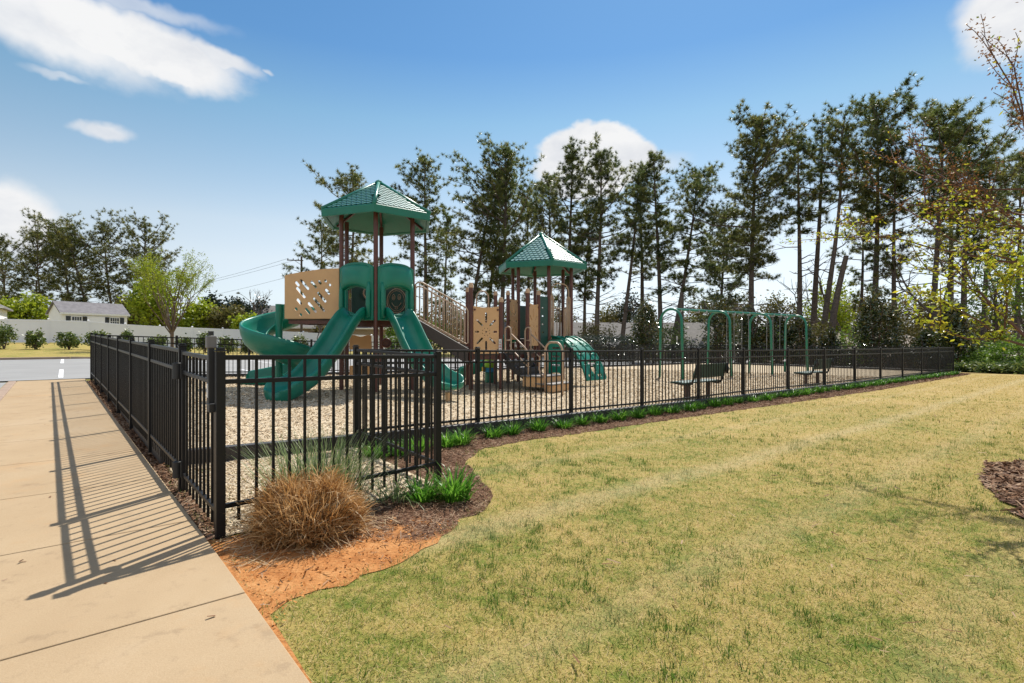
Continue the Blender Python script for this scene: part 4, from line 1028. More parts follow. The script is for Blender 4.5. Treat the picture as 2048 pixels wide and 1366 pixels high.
def pine(px,D,ytop,label,seed,R=2.4,cs=.45,nb=44,lean=0,bend=.3,r0=None,mat='needle',spread=0,dead=6,K=32,twin=False,name='pine_tree',flat=1,ybase=None,dens=1.0,group='pines around the playground'):
    r=np.random.default_rng(seed); x,y=W(px,D); z0=g(x,y)-.1
    Ht=CAMZ-(ytop-683)*D/F-z0; Ht*=.965; r0=r0 or .0135*Ht+.03
    root=thing(name,label,'pine tree',(x,y,z0),0,group)
    ph=r.uniform(0,6); k=9
    tp=[np.array([lean*f+bend*math.sin(ph+f*4)*f*(1-.5*f),.4*bend*math.cos(ph*1.3+f*3)*f,Ht*f]) for f in np.linspace(0,1,k)]
    m=MB(); m.tube(tp,[r0*(1.25 if i==0 else 1)*(1-.86*(i/(k-1))**.9) for i in range(k)],9,caps=False)
    trunk=m.build('trunk',M['bark'],root,smooth=True,fix=False)
    lm=MB(); P=[];Dv=[]
    def tufts(a,b,step,jit=.15):
        L=np.linalg.norm(b-a); n=max(1,int(L/step)); d=(b-a)/max(L,1e-6)
        for q in range(n+1):
            P.append(a+(b-a)*(q/max(n,1))+r.normal(0,jit,3)); Dv.append(unit(d+np.array([0,0,.35])))
    nb=int(nb*1.3); sk=(r.integers(1,3),r.uniform(0,6),r.uniform(3,9))
    for i in range(nb):
        rel=((i+r.uniform(0,1))/nb); h=cs+(1-cs)*rel
        az=i*2.4+r.uniform(-.6,.6); sec=.62+.38*math.sin(az*sk[0]+sk[1]+rel*sk[2]); prof=(1-rel**2.4)**.5*min(1,.42+rel*1.9)*R*1.75*r.uniform(.35,1.2)*sec+.45
        if r.random()<.12: prof*=.5
        el=R2((-6+spread)+ (56-spread*.4)*rel**1.2+r.uniform(-16,16))
        p0=interp_path(tp,h); hd=np.array([math.cos(az),math.sin(az),0])
        p1=p0+hd*prof*.5*math.cos(el)+np.array([0,0,prof*.5*math.sin(el)-.04*prof])
        p2=p0+hd*prof*math.cos(el)+np.array([0,0,prof*math.sin(el)*flat+.10*prof])
        rb=.018+.012*prof
        lm.tube([p0,p1,p2],[rb,rb*.6,rb*.2],4,caps=False)
        tufts(p0+(p2-p0)*.35,p2,.30/dens)
        for j in range(r.integers(3,6)):
            f=r.uniform(.25,.95); q0=p0+(p2-p0)*f+np.array([0,0,-.04*prof*(1-abs(2*f-1))]); sgn=1 if j%2 else -1
            a2=az+sgn*r.uniform(.5,1.2); l2=prof*r.uniform(.2,.42); q1=q0+np.array([math.cos(a2)*l2,math.sin(a2)*l2,l2*(.15+.5*math.sin(el))+r.normal(0,.08)])
            lm.tube([q0,q1],[rb*.4,rb*.15],3,caps=False); tufts(q0+(q1-q0)*.25,q1,.27/dens)
    for i in range(dead):
        h=r.uniform(.18,cs+.05); p0=interp_path(tp,h); az=r.uniform(0,2*PI); l=r.uniform(.6,1.0)*min(R,2.6); hd=np.array([math.cos(az),math.sin(az),0])
        p1=p0+hd*l*.5+np.array([0,0,l*r.uniform(-.05,.25)]); p2=p1+hd*l*.5+np.array([0,0,l*r.uniform(-.15,.3)])
        lm.tube([p0,p1,p2],[.06,.04,.016],4,caps=False)
        for _ in range(2):
            a2=az+r.uniform(-1,1); lm.tube([p1,p1+np.array([math.cos(a2),math.sin(a2),r.uniform(-.2,.5)])*l*.4],[.028,.012],3,caps=False)
    lm.build('limbs',M['bark'],trunk,fix=False)
    if len(P): needles('crown',r,np.array(P),np.array(Dv),K,.40,.045,M[mat],root)
    return root
def grow(r,lm,tips,p,d,L,rad,depth,fork=(2,3),ang=.5,up=.15,seg=3,shrink=.72):
    pts=[p]; dd=d.copy()
    for i in range(seg):
        dd=unit(dd+r.normal(0,.12,3)+np.array([0,0,up*.3])); pts.append(pts[-1]+dd*L/seg)
    lm.tube(pts,[rad*(1-.35*i/seg) for i in range(seg+1)],6 if depth>2 else (4 if depth>0 else 3),caps=False)
    if depth<=1: tips += [(pts[i]*(1-t)+pts[i+1]*t,dd) for i in range(seg) for t in (0,.5)]+[(pts[-1],dd)]
    if depth==0: return
    for k in range(r.integers(fork[0],fork[1]+1)):
        nd_=unit(dd+r.normal(0,ang,3)+np.array([0,0,up])); st_=pts[-1] if k<2 else pts[r.integers(1,len(pts))]
        grow(r,lm,tips,st_,nd_,L*shrink*r.uniform(.8,1.15),rad*.6,depth-1,fork,ang,up,seg,shrink)
def clumpy(r,n,rad,clumps,shape=(1,1,1),hollow=.35,crad=.33):
    """points in leaf clumps spread through an ellipsoid crown"""
    c=unit(r.normal(0,1,(clumps,3)))*(hollow+(1-hollow)*r.random((clumps,1))**.5)*.82
    k=r.integers(0,clumps,n); p=c[k]+r.normal(0,crad*.55,(n,3))*(r.uniform(.6,1.2,clumps)[k])[:,None]
    return p*rad*np.array(shape)
def bush(name,label,cat,x,y,hw,h,mat,seed,n=1500,L=.09,wd=.05,clumps=26,group=None,stem=True,zoff=0,cone=0,shape=None,root=None):
    r=np.random.default_rng(seed); z=g(x,y)+zoff; root=thing(name,label,cat,(x,y,z-.02),0,group)
    P=clumpy(r,n,1,clumps,(hw,hw,h/2)); P[:,2]+=h*.52
    if cone:
        f=np.clip(P[:,2]/h,0,1); sc=1.25*(1-cone*f**1.3); P[:,0]*=sc; P[:,1]*=sc
    P[:,2]=np.maximum(P[:,2],.03+.1*r.random(n)); 
    foliage('leaves',r,P,L,wd,M[mat],root)
    if stem:
        m=MB()
        for k in range(5):
            a=r.uniform(0,2*PI); m.tube([(0,0,0),(hw*.25*math.cos(a),hw*.25*math.sin(a),h*.4),(hw*.5*math.cos(a),hw*.5*math.sin(a),h*.8)],[.03+.01*h,.02+.006*h,.008],5,caps=False)
        m.build('stems',M['bark2'],root,fix=False)
    return root
def leafy_tree(name,label,cat,px,D,ytop,hw,mat,seed,n=3500,L=.22,wd=.14,trunkf=.3,clumps=40,group=None,yb=None,bark='bark2',crad=.33):
    r=np.random.default_rng(seed); x,y=W(px,D); z=g(x,y)-.05; Ht=CAMZ-(ytop-683)*D/F-z
    root=thing(name,label,cat,(x,y,z),0,group); ch=Ht*(1-trunkf)
    P=clumpy(r,n,1,clumps,(hw,hw,ch*.56),crad=crad); P[:,2]+=Ht*trunkf+ch*.5
    m=MB(); m.tube([(0,0,0),(.1,0,Ht*.4),(.0,.1,Ht*.75)],[.018*Ht+.03,.012*Ht+.02,.02],7,caps=False)
    tr=m.build('trunk',M[bark],root,smooth=True,fix=False); lm=MB()
    for k in range(16):
        q=P[r.integers(0,n)]; h0=Ht*r.uniform(trunkf*.7,.7); lm.tube([(0,0,h0),(q[0]*.5,q[1]*.5,(h0+q[2])/2),tuple(q)],[.05,.03,.008],4,caps=False)
    lm.build('limbs',M[bark],tr,fix=False)
    foliage('crown',r,P,L,wd,M[mat],root); return root
def tree_at(px,D): return W(px,D)

# -- pines behind the playground
PG_='tall pines behind the playground'
pl_=[ # px, D, ytop, R, crown start, branches, lean, label
 (697,62,348,4.2,.30,56,.6,'pine whose crown shows above and beside the taller roof'),
 (640,70,440,2.6,.32,30,.2,'low pine peeking out beside the utility pole'),
 (848,58,312,3.0,.36,50,.3,'slim open pine with bare dead twigs below, beside the taller roof'),
 (925,60,330,3.2,.30,48,4.0,'pine with a trunk leaning strongly above the bridge stair railing'),
 (1003,58,293,3.9,.34,80,.4,'broad dense dark pine rising above the low deck'),
 (968,63,350,2.5,.3,46,2.2,'pine with leaning trunk crowded against the broad dense pine'),
 (1098,62,345,2.9,.32,48,.0,'shorter pine standing directly behind the smaller green roof'),
 (1138,58,287,3.1,.36,60,.2,'tall pine against the white cloud over the smaller roof'),
 (1193,56,297,3.0,.36,56,.4,'tall pine with long straight trunk just beside the curved climber'),
 (1168,60,420,2.0,.42,30,.5,'short thin pine between two tall trunks near the smaller roof'),
 (1240,57,345,1.9,.55,26,2.0,'slender leaning pine over the clipped hedge'),
 (1322,56,300,2.3,.42,44,-.6,'upright pine above the glossy magnolia beside the swing frame'),
 (1283,62,330,2.0,.45,32,.0,'thin pine partly hidden behind its upright neighbour near the hedge'),
 (1338,54,338,3.0,.38,50,3.2,'pine with a curved trunk leaning over the swing frame start'),
 (1440,60,420,3.6,.28,54,.4,'low wide pine behind the swing frame middle'),
 (1503,50,230,3.7,.38,86,.2,'biggest dense pine with heavy dark crown above the swing arches'),
 (1597,50,262,2.3,.60,26,.1,'pine with a thick straight bare trunk past the swing frame end'),
 (1624,52,228,2.3,.60,24,.9,'thin straight pine next to the thick bare trunk'),
 (1640,48,240,2.5,.66,26,1.9,'pine with an S-curved trunk above the second bench'),
 (1747,50,192,3.9,.55,56,.3,'tallest pine with broad high crown behind the far magnolia'),
 (1722,58,400,2.0,.36,28,.0,'small young pine with thin trunk between bigger ones'),
 (1793,47,300,2.6,.45,32,-.3,'pine with tufted side branches beside the tallest pine'),
 (1863,44,212,3.9,.60,44,.8,'pine with thick trunk and wide top beyond the far fence corner'),
 (1928,46,250,2.8,.52,34,.3,'pine half hidden by the yellow-green young tree'),
 (1968,40,330,2.3,.55,26,.2,'pine with bare lower trunk behind the yellow leaves'),
 (2035,48,300,2.8,.5,32,.0,'pine at the edge of the shaded grove'),
 (1900,58,240,3.0,.40,46,.0,'more distant pine between the thick trunk and the yellow-green tree'),
 (1055,70,380,2.6,.35,36,.1,'more distant pine behind the smaller roof peak'),
 (890,74,420,2.4,.3,34,.1,'more distant low pine above the bridge stair'),
]
for i,(px,D,yt,R_,cs_,nb_,ln,lb) in enumerate(pl_):
    pine(px,D,yt,lb,100+i,R=R_,cs=cs_,nb=nb_,lean=ln,mat='needle' if i%3 else 'needle2',dead=15 if px>1180 else 9,group=PG_,bend=.8 if 'S-curved' in lb else .35)
# broken snags
for px,D,yt,ln,lb,sd in ((1661,46,512,1.3,'dead leaning snag with a broken top among the pines',3),(1362,52,585,.05,'short broken trunk stub behind the first swing arch',4)):
    r=np.random.default_rng(sd); x,y=W(px,D); z=g(x,y)-.1; Ht=CAMZ-(yt-683)*D/F-z
    t=thing('dead_tree',lb,'dead tree',(x,y,z)); m=MB(); m.tube([(ln*f*f,.1*math.sin(f*5),Ht*f) for f in np.linspace(0,1,7)],[.33*(1-.4*f) for f in np.linspace(0,1,7)],9); m.build('trunk',M['bark'],t,smooth='auto')
    m=MB()
    for k in range(5):
        h=Ht*r.uniform(.4,.95); a=r.uniform(0,6); f=h/Ht; m.tube([(ln*f*f,0,h),(ln*f*f+math.cos(a)*.5,math.sin(a)*.5,h+.15)],[.05,.015],4,caps=False)
    m.build('limbs',M['bark'],t,fix=False)
# -- wind-swept pines behind the white fence
for i,(px,D,yt,R_,ln,lb) in enumerate(((22,78,470,6.0,-2,'wide flat-topped pine at the picture edge beyond the white fence'),(92,76,458,6.6,-1.5,'wide spreading pine rising above the shed gable'),(150,80,452,5.8,-2.5,'spreading pine behind the shed roof ridge'),
   (186,76,458,5.6,-3.0,'leaning spreading pine behind the middle of the shed'),(236,78,443,6.2,-2.6,'tallest spreading pine beside the far shed end'),(283,80,440,5.2,.3,'dense spreading pine next to the young spring tree'),(308,84,500,3.2,.2,'small pine just behind the young spring tree'))):
    pine(px,D,yt+6,lb,300+i,R=R_*.72,cs=.30,nb=46,lean=ln,bend=.6,spread=16,mat='needle2',dead=5,group='spreading pines beyond the white fence',K=28,dens=.9)

# -- evergreen magnolias and hedge behind the rear and far fences
mg=[(1294,36,592,1.25,'cone-shaped glossy magnolia between the hedge and the swing frame',3600),(1437,37,575,1.35,'glossy magnolia seen through the second swing arch',3400),(1500,38,600,1.3,'glossy magnolia seen between the middle swing arches',3200),
    (1553,37,615,1.2,'glossy magnolia by the third swing arch',3000),(1598,36,628,1.2,'glossy magnolia past the last swing arch',3000),(1752,33,572,1.75,'largest cone-shaped magnolia behind the far fence',5200),(1660,36,655,.9,'low glossy magnolia between the snag and the far fence',1800),
    (1905,30,600,1.5,'bronze-tinted magnolia at the far fence corner',4600),(1850,31,655,.9,'small magnolia hugging the far fence',2000)]
for i,(px,D,yt,hw,lb,n) in enumerate(mg):
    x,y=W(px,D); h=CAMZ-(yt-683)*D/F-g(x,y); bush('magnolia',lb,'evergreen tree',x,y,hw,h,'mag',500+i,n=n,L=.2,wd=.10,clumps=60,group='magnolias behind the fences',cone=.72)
def hedge(label,pts,h,w,seed,n,mat='hedge',L=.10):
    r=np.random.default_rng(seed); (xa,ya),(xb,yb)=pts; org=(xa,ya,g(xa,ya)); root=thing('hedge',label,'hedge',org)
    f=r.random(n); th=r.uniform(0,2*PI,n); rr=r.uniform(.72,1.05,n)+.12*np.sin(f*37)+.08*np.sin(f*91)
    ln=math.hypot(xb-xa,yb-ya); nx,ny=-(yb-ya)/ln,(xb-xa)/ln
    off=np.clip(np.cos(th)*1.25,-1,1)*rr*w/2; zz=h*.5+np.clip(np.sin(th)*1.3,-1,1)*rr*h*.5
    X=xa+(xb-xa)*f+nx*off; Y=ya+(yb-ya)*f+ny*off; Z=gz(X,Y)+np.maximum(zz,.02)
    P=np.stack([X-org[0],Y-org[1],Z-org[2]],1); foliage('leaves',r,P,L,L*.6,M[mat],root)
    m=MB(org)
    for k in range(int(ln/.7)):
        q=(k+.5)/int(ln/.7); x,y=xa+(xb-xa)*q,ya+(yb-ya)*q; z=g(x,y)
        for a in (0,2.1,4.2): m.tube([(x,y,z),(x+.2*math.cos(a),y+.2*math.sin(a),z+h*.7)],[.03,.012],4,caps=False)
    m.build('stems',M['bark2'],root,fix=False)
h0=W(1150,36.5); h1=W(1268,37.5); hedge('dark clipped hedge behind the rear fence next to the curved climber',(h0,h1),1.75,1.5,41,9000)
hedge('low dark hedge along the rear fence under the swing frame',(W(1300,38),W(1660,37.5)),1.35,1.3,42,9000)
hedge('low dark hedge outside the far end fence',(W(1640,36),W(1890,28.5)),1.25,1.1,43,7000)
# understory at the right-hand grove
un=[(1958,29,690,1.3,'under','bright green shrub behind the brown tree trunk at the lawn end'),(2010,30,672,1.7,'under','bright leafy shrub at the end of the lawn under yellow leaves'),(2060,28,668,1.5,'under','bright shrub cut by the picture edge at the lawn end'),
    (1935,27.5,722,.9,'shrub','dark low shrub at the end of the plant bed'),(1985,26.5,726,.9,'shrub','dark low shrub in the shade of the pines'),(2030,26.5,722,1.0,'shrub','dark low shrub beside the lawn edge'),(2075,25,715,1.0,'shrub','dark shrub at the far lawn corner')]
for i,(px,D,yt,hw,mt,lb) in enumerate(un):
    x,y=W(px,D); h=CAMZ-(yt-683)*D/F-g(x,y); bush('shrub',lb,'shrub',x,y,hw,h,mt,600+i,n=1900,L=.16,wd=.09,clumps=36,group='undergrowth shrubs under the pines')
for i,(px,D,yt,hw,lb) in enumerate(((1990,34,500,2.0,'slim leafy tree behind the lawn end shrubs'),(2050,36,470,2.4,'leafy tree behind the shrubs at the picture edge'))):
    leafy_tree('young_tree',lb,'tree',px,D,yt,hw,'under',640+i,n=1500,L=.2,wd=.11,trunkf=.35,clumps=50,crad=.25)
# -- evergreen shrubs in a row before the white fence
row=[(-14,35.3),(8,35.4),(70,35.7),(138,36.4),(193,37.2),(258,38.0),(314,39.0),(368,40),(410,40.8),(456,41.8),(500,42.8),(548,43.8),(600,45)]
where=['cut by the picture edge','at the picture edge','in front of the shed gable','in front of the shed double doors','just outside the sidewalk fence corner','under the far end of the shed','beside the young spring tree trunk','just past the young spring tree','behind the gate latch','left of the spiral slide','behind the spiral slide edge','behind the spiral slide','under the slotted tan panel']
for i,((px,D),wh) in enumerate(zip(row,where)):
    x,y=W(px,D); bush('evergreen_shrub','rounded green shrub before the white fence, %s'%wh,'shrub',x,y,.66+.1*math.sin(i*2.3),1.45+.15*math.sin(i*1.7),'shrub',700+i,n=1100,L=.19,wd=.095,clumps=20,group='shrubs planted along the white fence')
# -- the vase-shaped young tree in spring leaf
def spring_tree():
    r=np.random.default_rng(11); x,y=W(344,38); z=g(x,y)-.05; Ht=CAMZ-(520-683)*38/F-z
    t=thing('young_tree','vase-shaped young tree in yellow-green spring leaf on the strip before the white fence','tree',(x,y,z))
    m=MB(); m.tube([(0,0,0),(.02,0,.8),(0,0,1.6)],[.14,.11,.12],8,caps=False); tr=m.build('trunk',M['bark2'],t,smooth=True,fix=False)
    lm=MB(); tips=[]
    for k in range(17):
        a=k*2.4; o=r.uniform(.12,.75); d=unit(np.array([math.cos(a)*o,math.sin(a)*o,1.0]))
        grow(r,lm,tips,np.array([0,0,1.3+.4*r.random()]),d,2.1*r.uniform(.8,1.1),.045,3,(2,2),.2,.12,3,.72)
    lm.build('limbs',M['bark2'],tr,fix=False)
    T_=np.array([p for p,d in tips]); sel=r.random(len(T_))<np.clip(.95-.16*(T_[:,0]),.25,1)
    P=T_[sel][r.integers(0,sel.sum(),8500)]+r.normal(0,.11,(8500,3)); foliage('crown',r,P,.14,.055,M['spring'],t)
spring_tree()
# -- mixed trees in the middle distance
BG='budding trees in the distance'
bgs=[(48,66,592,3.4,'spring','bright spring-green tree between the house corner and shed'),(8,70,600,2.6,'budding','olive tree above the house corner'),(305,60,560,2.8,'spring','bright spring-green tree directly behind the vase-shaped tree'),(268,64,600,2.4,'budding','olive tree behind the far end of the shed'),
     (395,62,600,2.6,'spring','spring-green tree past the vase-shaped tree'),(432,66,588,2.0,'hedge','dark evergreen tree above the white fence'),(462,62,615,2.4,'budding','olive rounded tree above the white fence'),(474,74,602,2.2,'hedge','dark distant evergreen beside the bare tree'),(515,74,603,2.6,'hedge','dark evergreen just beside the spiral slide'),(500,60,632,2.0,'spring','low green tree above the white fence near the spiral slide'),
     (640,75,640,2.5,'budding','olive tree under the slotted panel'),(735,80,600,3.4,'budding','budding tree seen between the two slides'),(790,84,590,4,'budding','budding tree behind the ladybug panel'),(880,88,600,4.5,'budding','budding tree behind the bridge stair railing'),(950,92,612,4.5,'budding','low budding tree behind the sunburst panel'),(1030,95,605,4.5,'budding','budding tree behind the smaller tower posts'),
     (1110,92,610,4.4,'budding','budding tree behind the climber top'),(1262,86,592,3.2,'hedge','dark round evergreen above the pale roofs'),(1225,88,606,3.5,'budding','yellowish budding tree above the pale roof'),(1400,85,608,3.6,'budding','budding tree above the second swing bay'),(1470,84,592,4.2,'budding','tall budding tree behind the big dense pine'),(1560,80,598,4,'budding','budding tree behind the third swing arch'),
     (1660,72,560,3.6,'spring','fresh green tree between the curved trunks'),(1700,78,590,3.8,'budding','budding tree behind the largest magnolia'),(1840,78,588,4.4,'budding','olive budding tree above the tan roofs'),(1800,84,600,3.6,'budding','budding tree behind the tallest pine trunk'),(1925,74,610,4,'budding','budding tree beyond the far corner'),(2010,70,600,4.4,'budding','rust olive budding tree at the grove edge')]
for i,(px,D,yt,hw,mt,lb) in enumerate(bgs):
    leafy_tree('background_tree',lb,'tree',px,D,yt,hw,mt,800+i,n=4200,L=.42,wd=.26,trunkf=.12,clumps=46,group=BG)
for i,(px,D,yt,hw,mt,lb) in enumerate(((1195,52,640,2.0,'budding','low scrub bush behind the clipped hedge'),(1345,50,640,1.8,'shrub','low scrub bush behind the first swing arch'),(1480,48,630,1.8,'shrub','low scrub bush beside the biggest pine trunk'),(1535,47,640,1.7,'under','low fresh green scrub bush behind the third swing arch'),(1632,46,640,1.8,'budding','low scrub bush between the curved trunks'),(1700,46,646,1.6,'under','low fresh green scrub bush beside the snag'),(1820,44,648,1.7,'budding','low scrub bush beside the far magnolia'),(1080,54,650,2.0,'budding','low scrub bush behind the smaller tower'),(870,54,640,2.2,'under','low fresh green scrub bush under the bridge stair'),(790,50,645,1.6,'under','low fresh green scrub bush seen between the slides'))):
    x,y=W(px,D); bush('scrub_bush',lb,'bush',x,y,hw,CAMZ-(yt-683)*D/F-g(x,y),mt,960+i,n=1500,L=.24,wd=.13,clumps=40,group='scrub bushes among the pines')
def bare_tree(px,D,yt,label,seed,spread=.5):
    r=np.random.default_rng(seed); x,y=W(px,D); z=g(x,y)-.05; Ht=CAMZ-(yt-683)*D/F-z
    t=thing('bare_tree',label,'bare tree',(x,y,z)); lm=MB(); tips=[]
    grow(r,lm,tips,np.zeros(3),np.array([0,0,1.]),Ht*.36,.013*Ht+.02,4,(2,3),spread,.22,4,.68); lm.build('trunk',M['bark'],t,fix=False)
bare_tree(492,66,545,'leafless tree standing beside the spiral slide',21,.45)
bare_tree(640,52,622,'small leafless tree under the slotted tan panel',22,.6)
bare_tree(1560,46,520,'leafless tree behind the third swing arch',23,.5); bare_tree(1425,50,540,'leafless tree behind the second swing arch',24,.55)
bare_tree(905,56,560,'leafless tree behind the bridge stair railing',25,.55); bare_tree(1120,50,540,'leafless tree behind the smaller tower rails',26,.5); bare_tree(1690,54,470,'leafless tree beside the tallest pine',27,.5)
bare_tree(1900,42,420,'leafless tree beyond the far fence corner',28,.55)

# -- young tree close by, in rust buds and yellow-green leaf
def near_tree():
    r=np.random.default_rng(77); x,y=ringc; z=g(x,y)
    t=thing('young_tree','near young tree with rust-red twigs and yellow-green leaves growing from the mulch ring','tree',(x,y,z))
    m=MB(); m.tube([(0,0,-.05),(-.02,.02,.6),(-.06,.0,1.25)],[.10,.075,.065],9,caps=False); tr=m.build('trunk',M['twigred'],t,smooth=True,fix=False)
    lm=MB(); tips=[]
    for k in range(18):
        a=k*2.4+.4; el=R2(r.uniform(5,40)+35*k/18); d=np.array([math.cos(a)*math.cos(el),math.sin(a)*math.cos(el),math.sin(el)])
        h=.85+1.75*(k/18); grow(r,lm,tips,np.array([-.05,0,min(h,3.2)]),d,1.22*r.uniform(.8,1.2),.024*(1.1-.3*k/18),3,(2,3),.36,.10,4,.74)
    lm.tube([(-.06,0,1.2),(-.1,.02,2.0),(-.08,0,2.8)],[.062,.04,.02],7,caps=False)
    lm.build('limbs',M['twigred'],tr,fix=False)
    T_=np.array([p for p,d in tips]); hz=T_[:,2]
    w=np.clip((3.2-hz)/1.2,0.02,1); k=r.choice(len(T_),7600,p=w/w.sum()); P=T_[k]+r.normal(0,.03,(7600,3)); foliage('crown',r,P,.05,.024,M['golden'],t,up=1.0)
    w=np.clip((hz-1.9)/1.4,0.05,1); k=r.choice(len(T_),13000,p=w/w.sum()); P=T_[k]+r.normal(0,.03,(13000,3)); foliage('bud_cluster',r,P,.034,.015,M['redbud'],t)
    return t
near_tree()

# -- ornamental grass and daylilies
def blades_tuft(r,n,L,wd,rad,lean,droop,seg=4,base=.6):
    """arching blades: returns quads"""
    a=r.uniform(0,2*PI,n); rr=rad*np.sqrt(r.random(n)); ba=r.uniform(0,2*PI,n)
    c=np.stack([rr*np.cos(ba),rr*np.sin(ba),np.zeros(n)],1); a=np.where(r.random(n)<base,ba+r.normal(0,.5,n),a)
    l=L*r.uniform(.6,1.15,n); th=np.abs(r.normal(lean,lean*.45,n))*(.35+.65*rr/rad); sd=np.stack([-np.sin(a),np.cos(a),np.zeros(n)],1)
    vs=[]; p=c; 
    for i in range(seg+1):
        f=i/seg; w=(wd*(1-f**1.6)*.5+.0006)*(1 if i else .7); vs += [p-sd*w,p+sd*w]
        t=th+droop*f*r.uniform(.6,1.4,n); d=np.stack([np.cos(a)*np.sin(t),np.sin(a)*np.sin(t),np.cos(t)],1); p=p+d*(l/seg)[:,None]
    V=np.stack(vs,1); k=2*(seg+1); idx=np.arange(n)[:,None]*k
    f=np.concatenate([idx+np.array([2*i,2*i+1,2*i+3,2*i+2]) for i in range(seg)],0)
    return V.reshape(-1,3),f,np.repeat(r.random(n),k)
r=np.random.default_rng(5); gx,gy=W(617,3.72); gr=thing('ornamental_grass','rounded clump of dry tan ornamental grass outside the entry fence','ornamental grass',(gx,gy,g(gx,gy)))
# clipped mound: a dome of short curling blades over an inner sheaf
def dome_blades(r,n,rx,h,L,wd,seg=4,lo=0.0,hi=1.0,droop=1.0):
    u=r.uniform(lo,hi,n); el=np.arcsin(u); a=r.uniform(0,2*PI,n); k=r.uniform(.70,1.06,n)*(1+.08*np.sin(a*5+u*4)+.08*np.sin(a*2+1)+.05*np.sin(a*9+u*7))
    p=np.stack([rx*np.cos(el)**.75*np.cos(a),rx*np.cos(el)**.75*np.sin(a),h*.10+h*.86*u],1)*k[:,None]
    nrm=unit(np.stack([np.cos(el)*np.cos(a),np.cos(el)*np.sin(a),u*1.2+.25],1)+r.normal(0,.42,(n,3)))
    p=p-nrm*L*.5; l=L*r.uniform(.55,1.3,n); sd=unit(np.cross(nrm,r.normal(0,1,(n,3)))); vs=[]; d=nrm.copy(); cur=unit(r.normal(0,1,(n,3)))
    for i in range(seg+1):
        f=i/seg; w=(wd*(1-f**1.5)*.5+.0006); vs+=[p-sd*w,p+sd*w]
        d=unit(d+cur*.30+np.array([0,0,-.20*droop])*f); p=p+d*(l/seg)[:,None]
    V=np.stack(vs,1); q=2*(seg+1); idx=np.arange(n)[:,None]*q
    return V.reshape(-1,3),np.concatenate([idx+np.array([2*i,2*i+1,2*i+3,2*i+2]) for i in range(seg)],0),np.repeat(r.random(n),q)
v,f,a=dome_blades(r,8500,.325,.40,.16,.0085); mesh_np('dry_blades',v,f,M['drygrass'],gr,attr=a)
v,f,a=blades_tuft(r,900,.38,.008,.2,.5,.3,3,.85); mesh_np('inner_blades',v,f,M['drygrass'],gr,attr=a)
v,f,a=dome_blades(r,420,.34,.40,.27,.007,5,.0,.9,1.6); mesh_np('stray_blades',v,f,M['straw'],gr,attr=a)
gx,gy=W(640,4.25); gg=thing('ornamental_grass','grey-green fountain grass rising behind the dry tan clump','ornamental grass',(gx,gy,g(gx,gy)))
v,f,a=blades_tuft(r,520,.66,.008,.30,.38,.55,5,.8); mesh_np('green_blades',v,f,M['greyblade'],gg,attr=a)
gx,gy=W(790,4.55); gg=thing('ornamental_grass','sprawl of pale grass blades lying beside the dry clump','ornamental grass',(gx,gy,g(gx,gy)))
v,f,a=blades_tuft(r,90,.42,.007,.14,.9,1.0,5,.6); mesh_np('green_blades',v,f,M['greyblade'],gg,attr=a)
lily_mesh=[]
for k in range(5):
    v,f,a=blades_tuft(np.random.default_rng(900+k),150,.29,.019,.14,.55,1.0,5,.85); o=mesh_np('leaves',v,f,M['lily'],None,attr=a); lily_mesh.append(o.data); bpy.data.objects.remove(o)
lr=np.random.default_rng(31); GL='daylily clumps along the lawn fence'
def lily(x,y,sc,label):
    z=g(x,y); t=thing('daylily_clump',label,'daylily',(x,y,z),lr.uniform(0,6),GL); t.scale=(sc*lr.uniform(.9,1.15),sc*lr.uniform(.9,1.15),sc*lr.uniform(.85,1.15))
    o=bpy.data.objects.new('leaves',lily_mesh[lr.integers(0,5)]); C.objects.link(o); o.parent=t
lily(*W(846,4.6),.84,'bright green daylily clump at the near corner post, the smaller of the pair'); lily(*W(907,4.62),1.04,'bright green daylily clump beside the near corner post, the bigger of the pair')
for px,D,lb in ((752,6.2,'daylily clump inside the notch at the foot of the return fence'),(800,6.35,'daylily clump seen through the return fence pickets'),(835,6.6,'daylily clump just behind the near corner post'),(893,6.95,'half-flattened daylily clump between the corner post and next fence post'),(922,7.1,'daylily clump just before the second fence post')):
    lily(*W(px,D),.8,lb)
ords='first second third fourth fifth sixth seventh eighth ninth tenth eleventh twelfth thirteenth fourteenth fifteenth sixteenth seventeenth eighteenth nineteenth twentieth'.split()
tens=['','','twenty','thirty','forty','fifty','sixty']; un_=['','first','second','third','fourth','fifth','sixth','seventh','eighth','ninth']
def ordn(n): return ords[n-1] if n<=20 else (tens[n//10]+'-'+un_[n%10] if n%10 else {30:'thirtieth',40:'fortieth',50:'fiftieth',60:'sixtieth'}[n])
near=[(987,7.65),(1023,7.95),(1076,8.3),(1125,8.62),(1165,9.0),(1199,9.3),(1239,9.6),(1276,9.95)]
k=0
for px,D in near:
    k+=1; x,y=W(px,D); lily(x,y,.78,'daylily clump on the mulch by the lawn fence, %s beyond the second fence post'%ordn(k))
s0=ST(*W(1276,9.95))[0]; sx=s0
while sx<30.6:
    sx+=.55+lr.uniform(-.05,.08); k+=1; f=(sx-2)/29; tt=2.24-.5*max(0,(sx-14)/17)-.10+lr.normal(0,.05); x,y=st(sx,tt-.05)
    lily(x,y,.80,'daylily clump in the green row by the lawn fence, %s beyond the second fence post'%ordn(k))
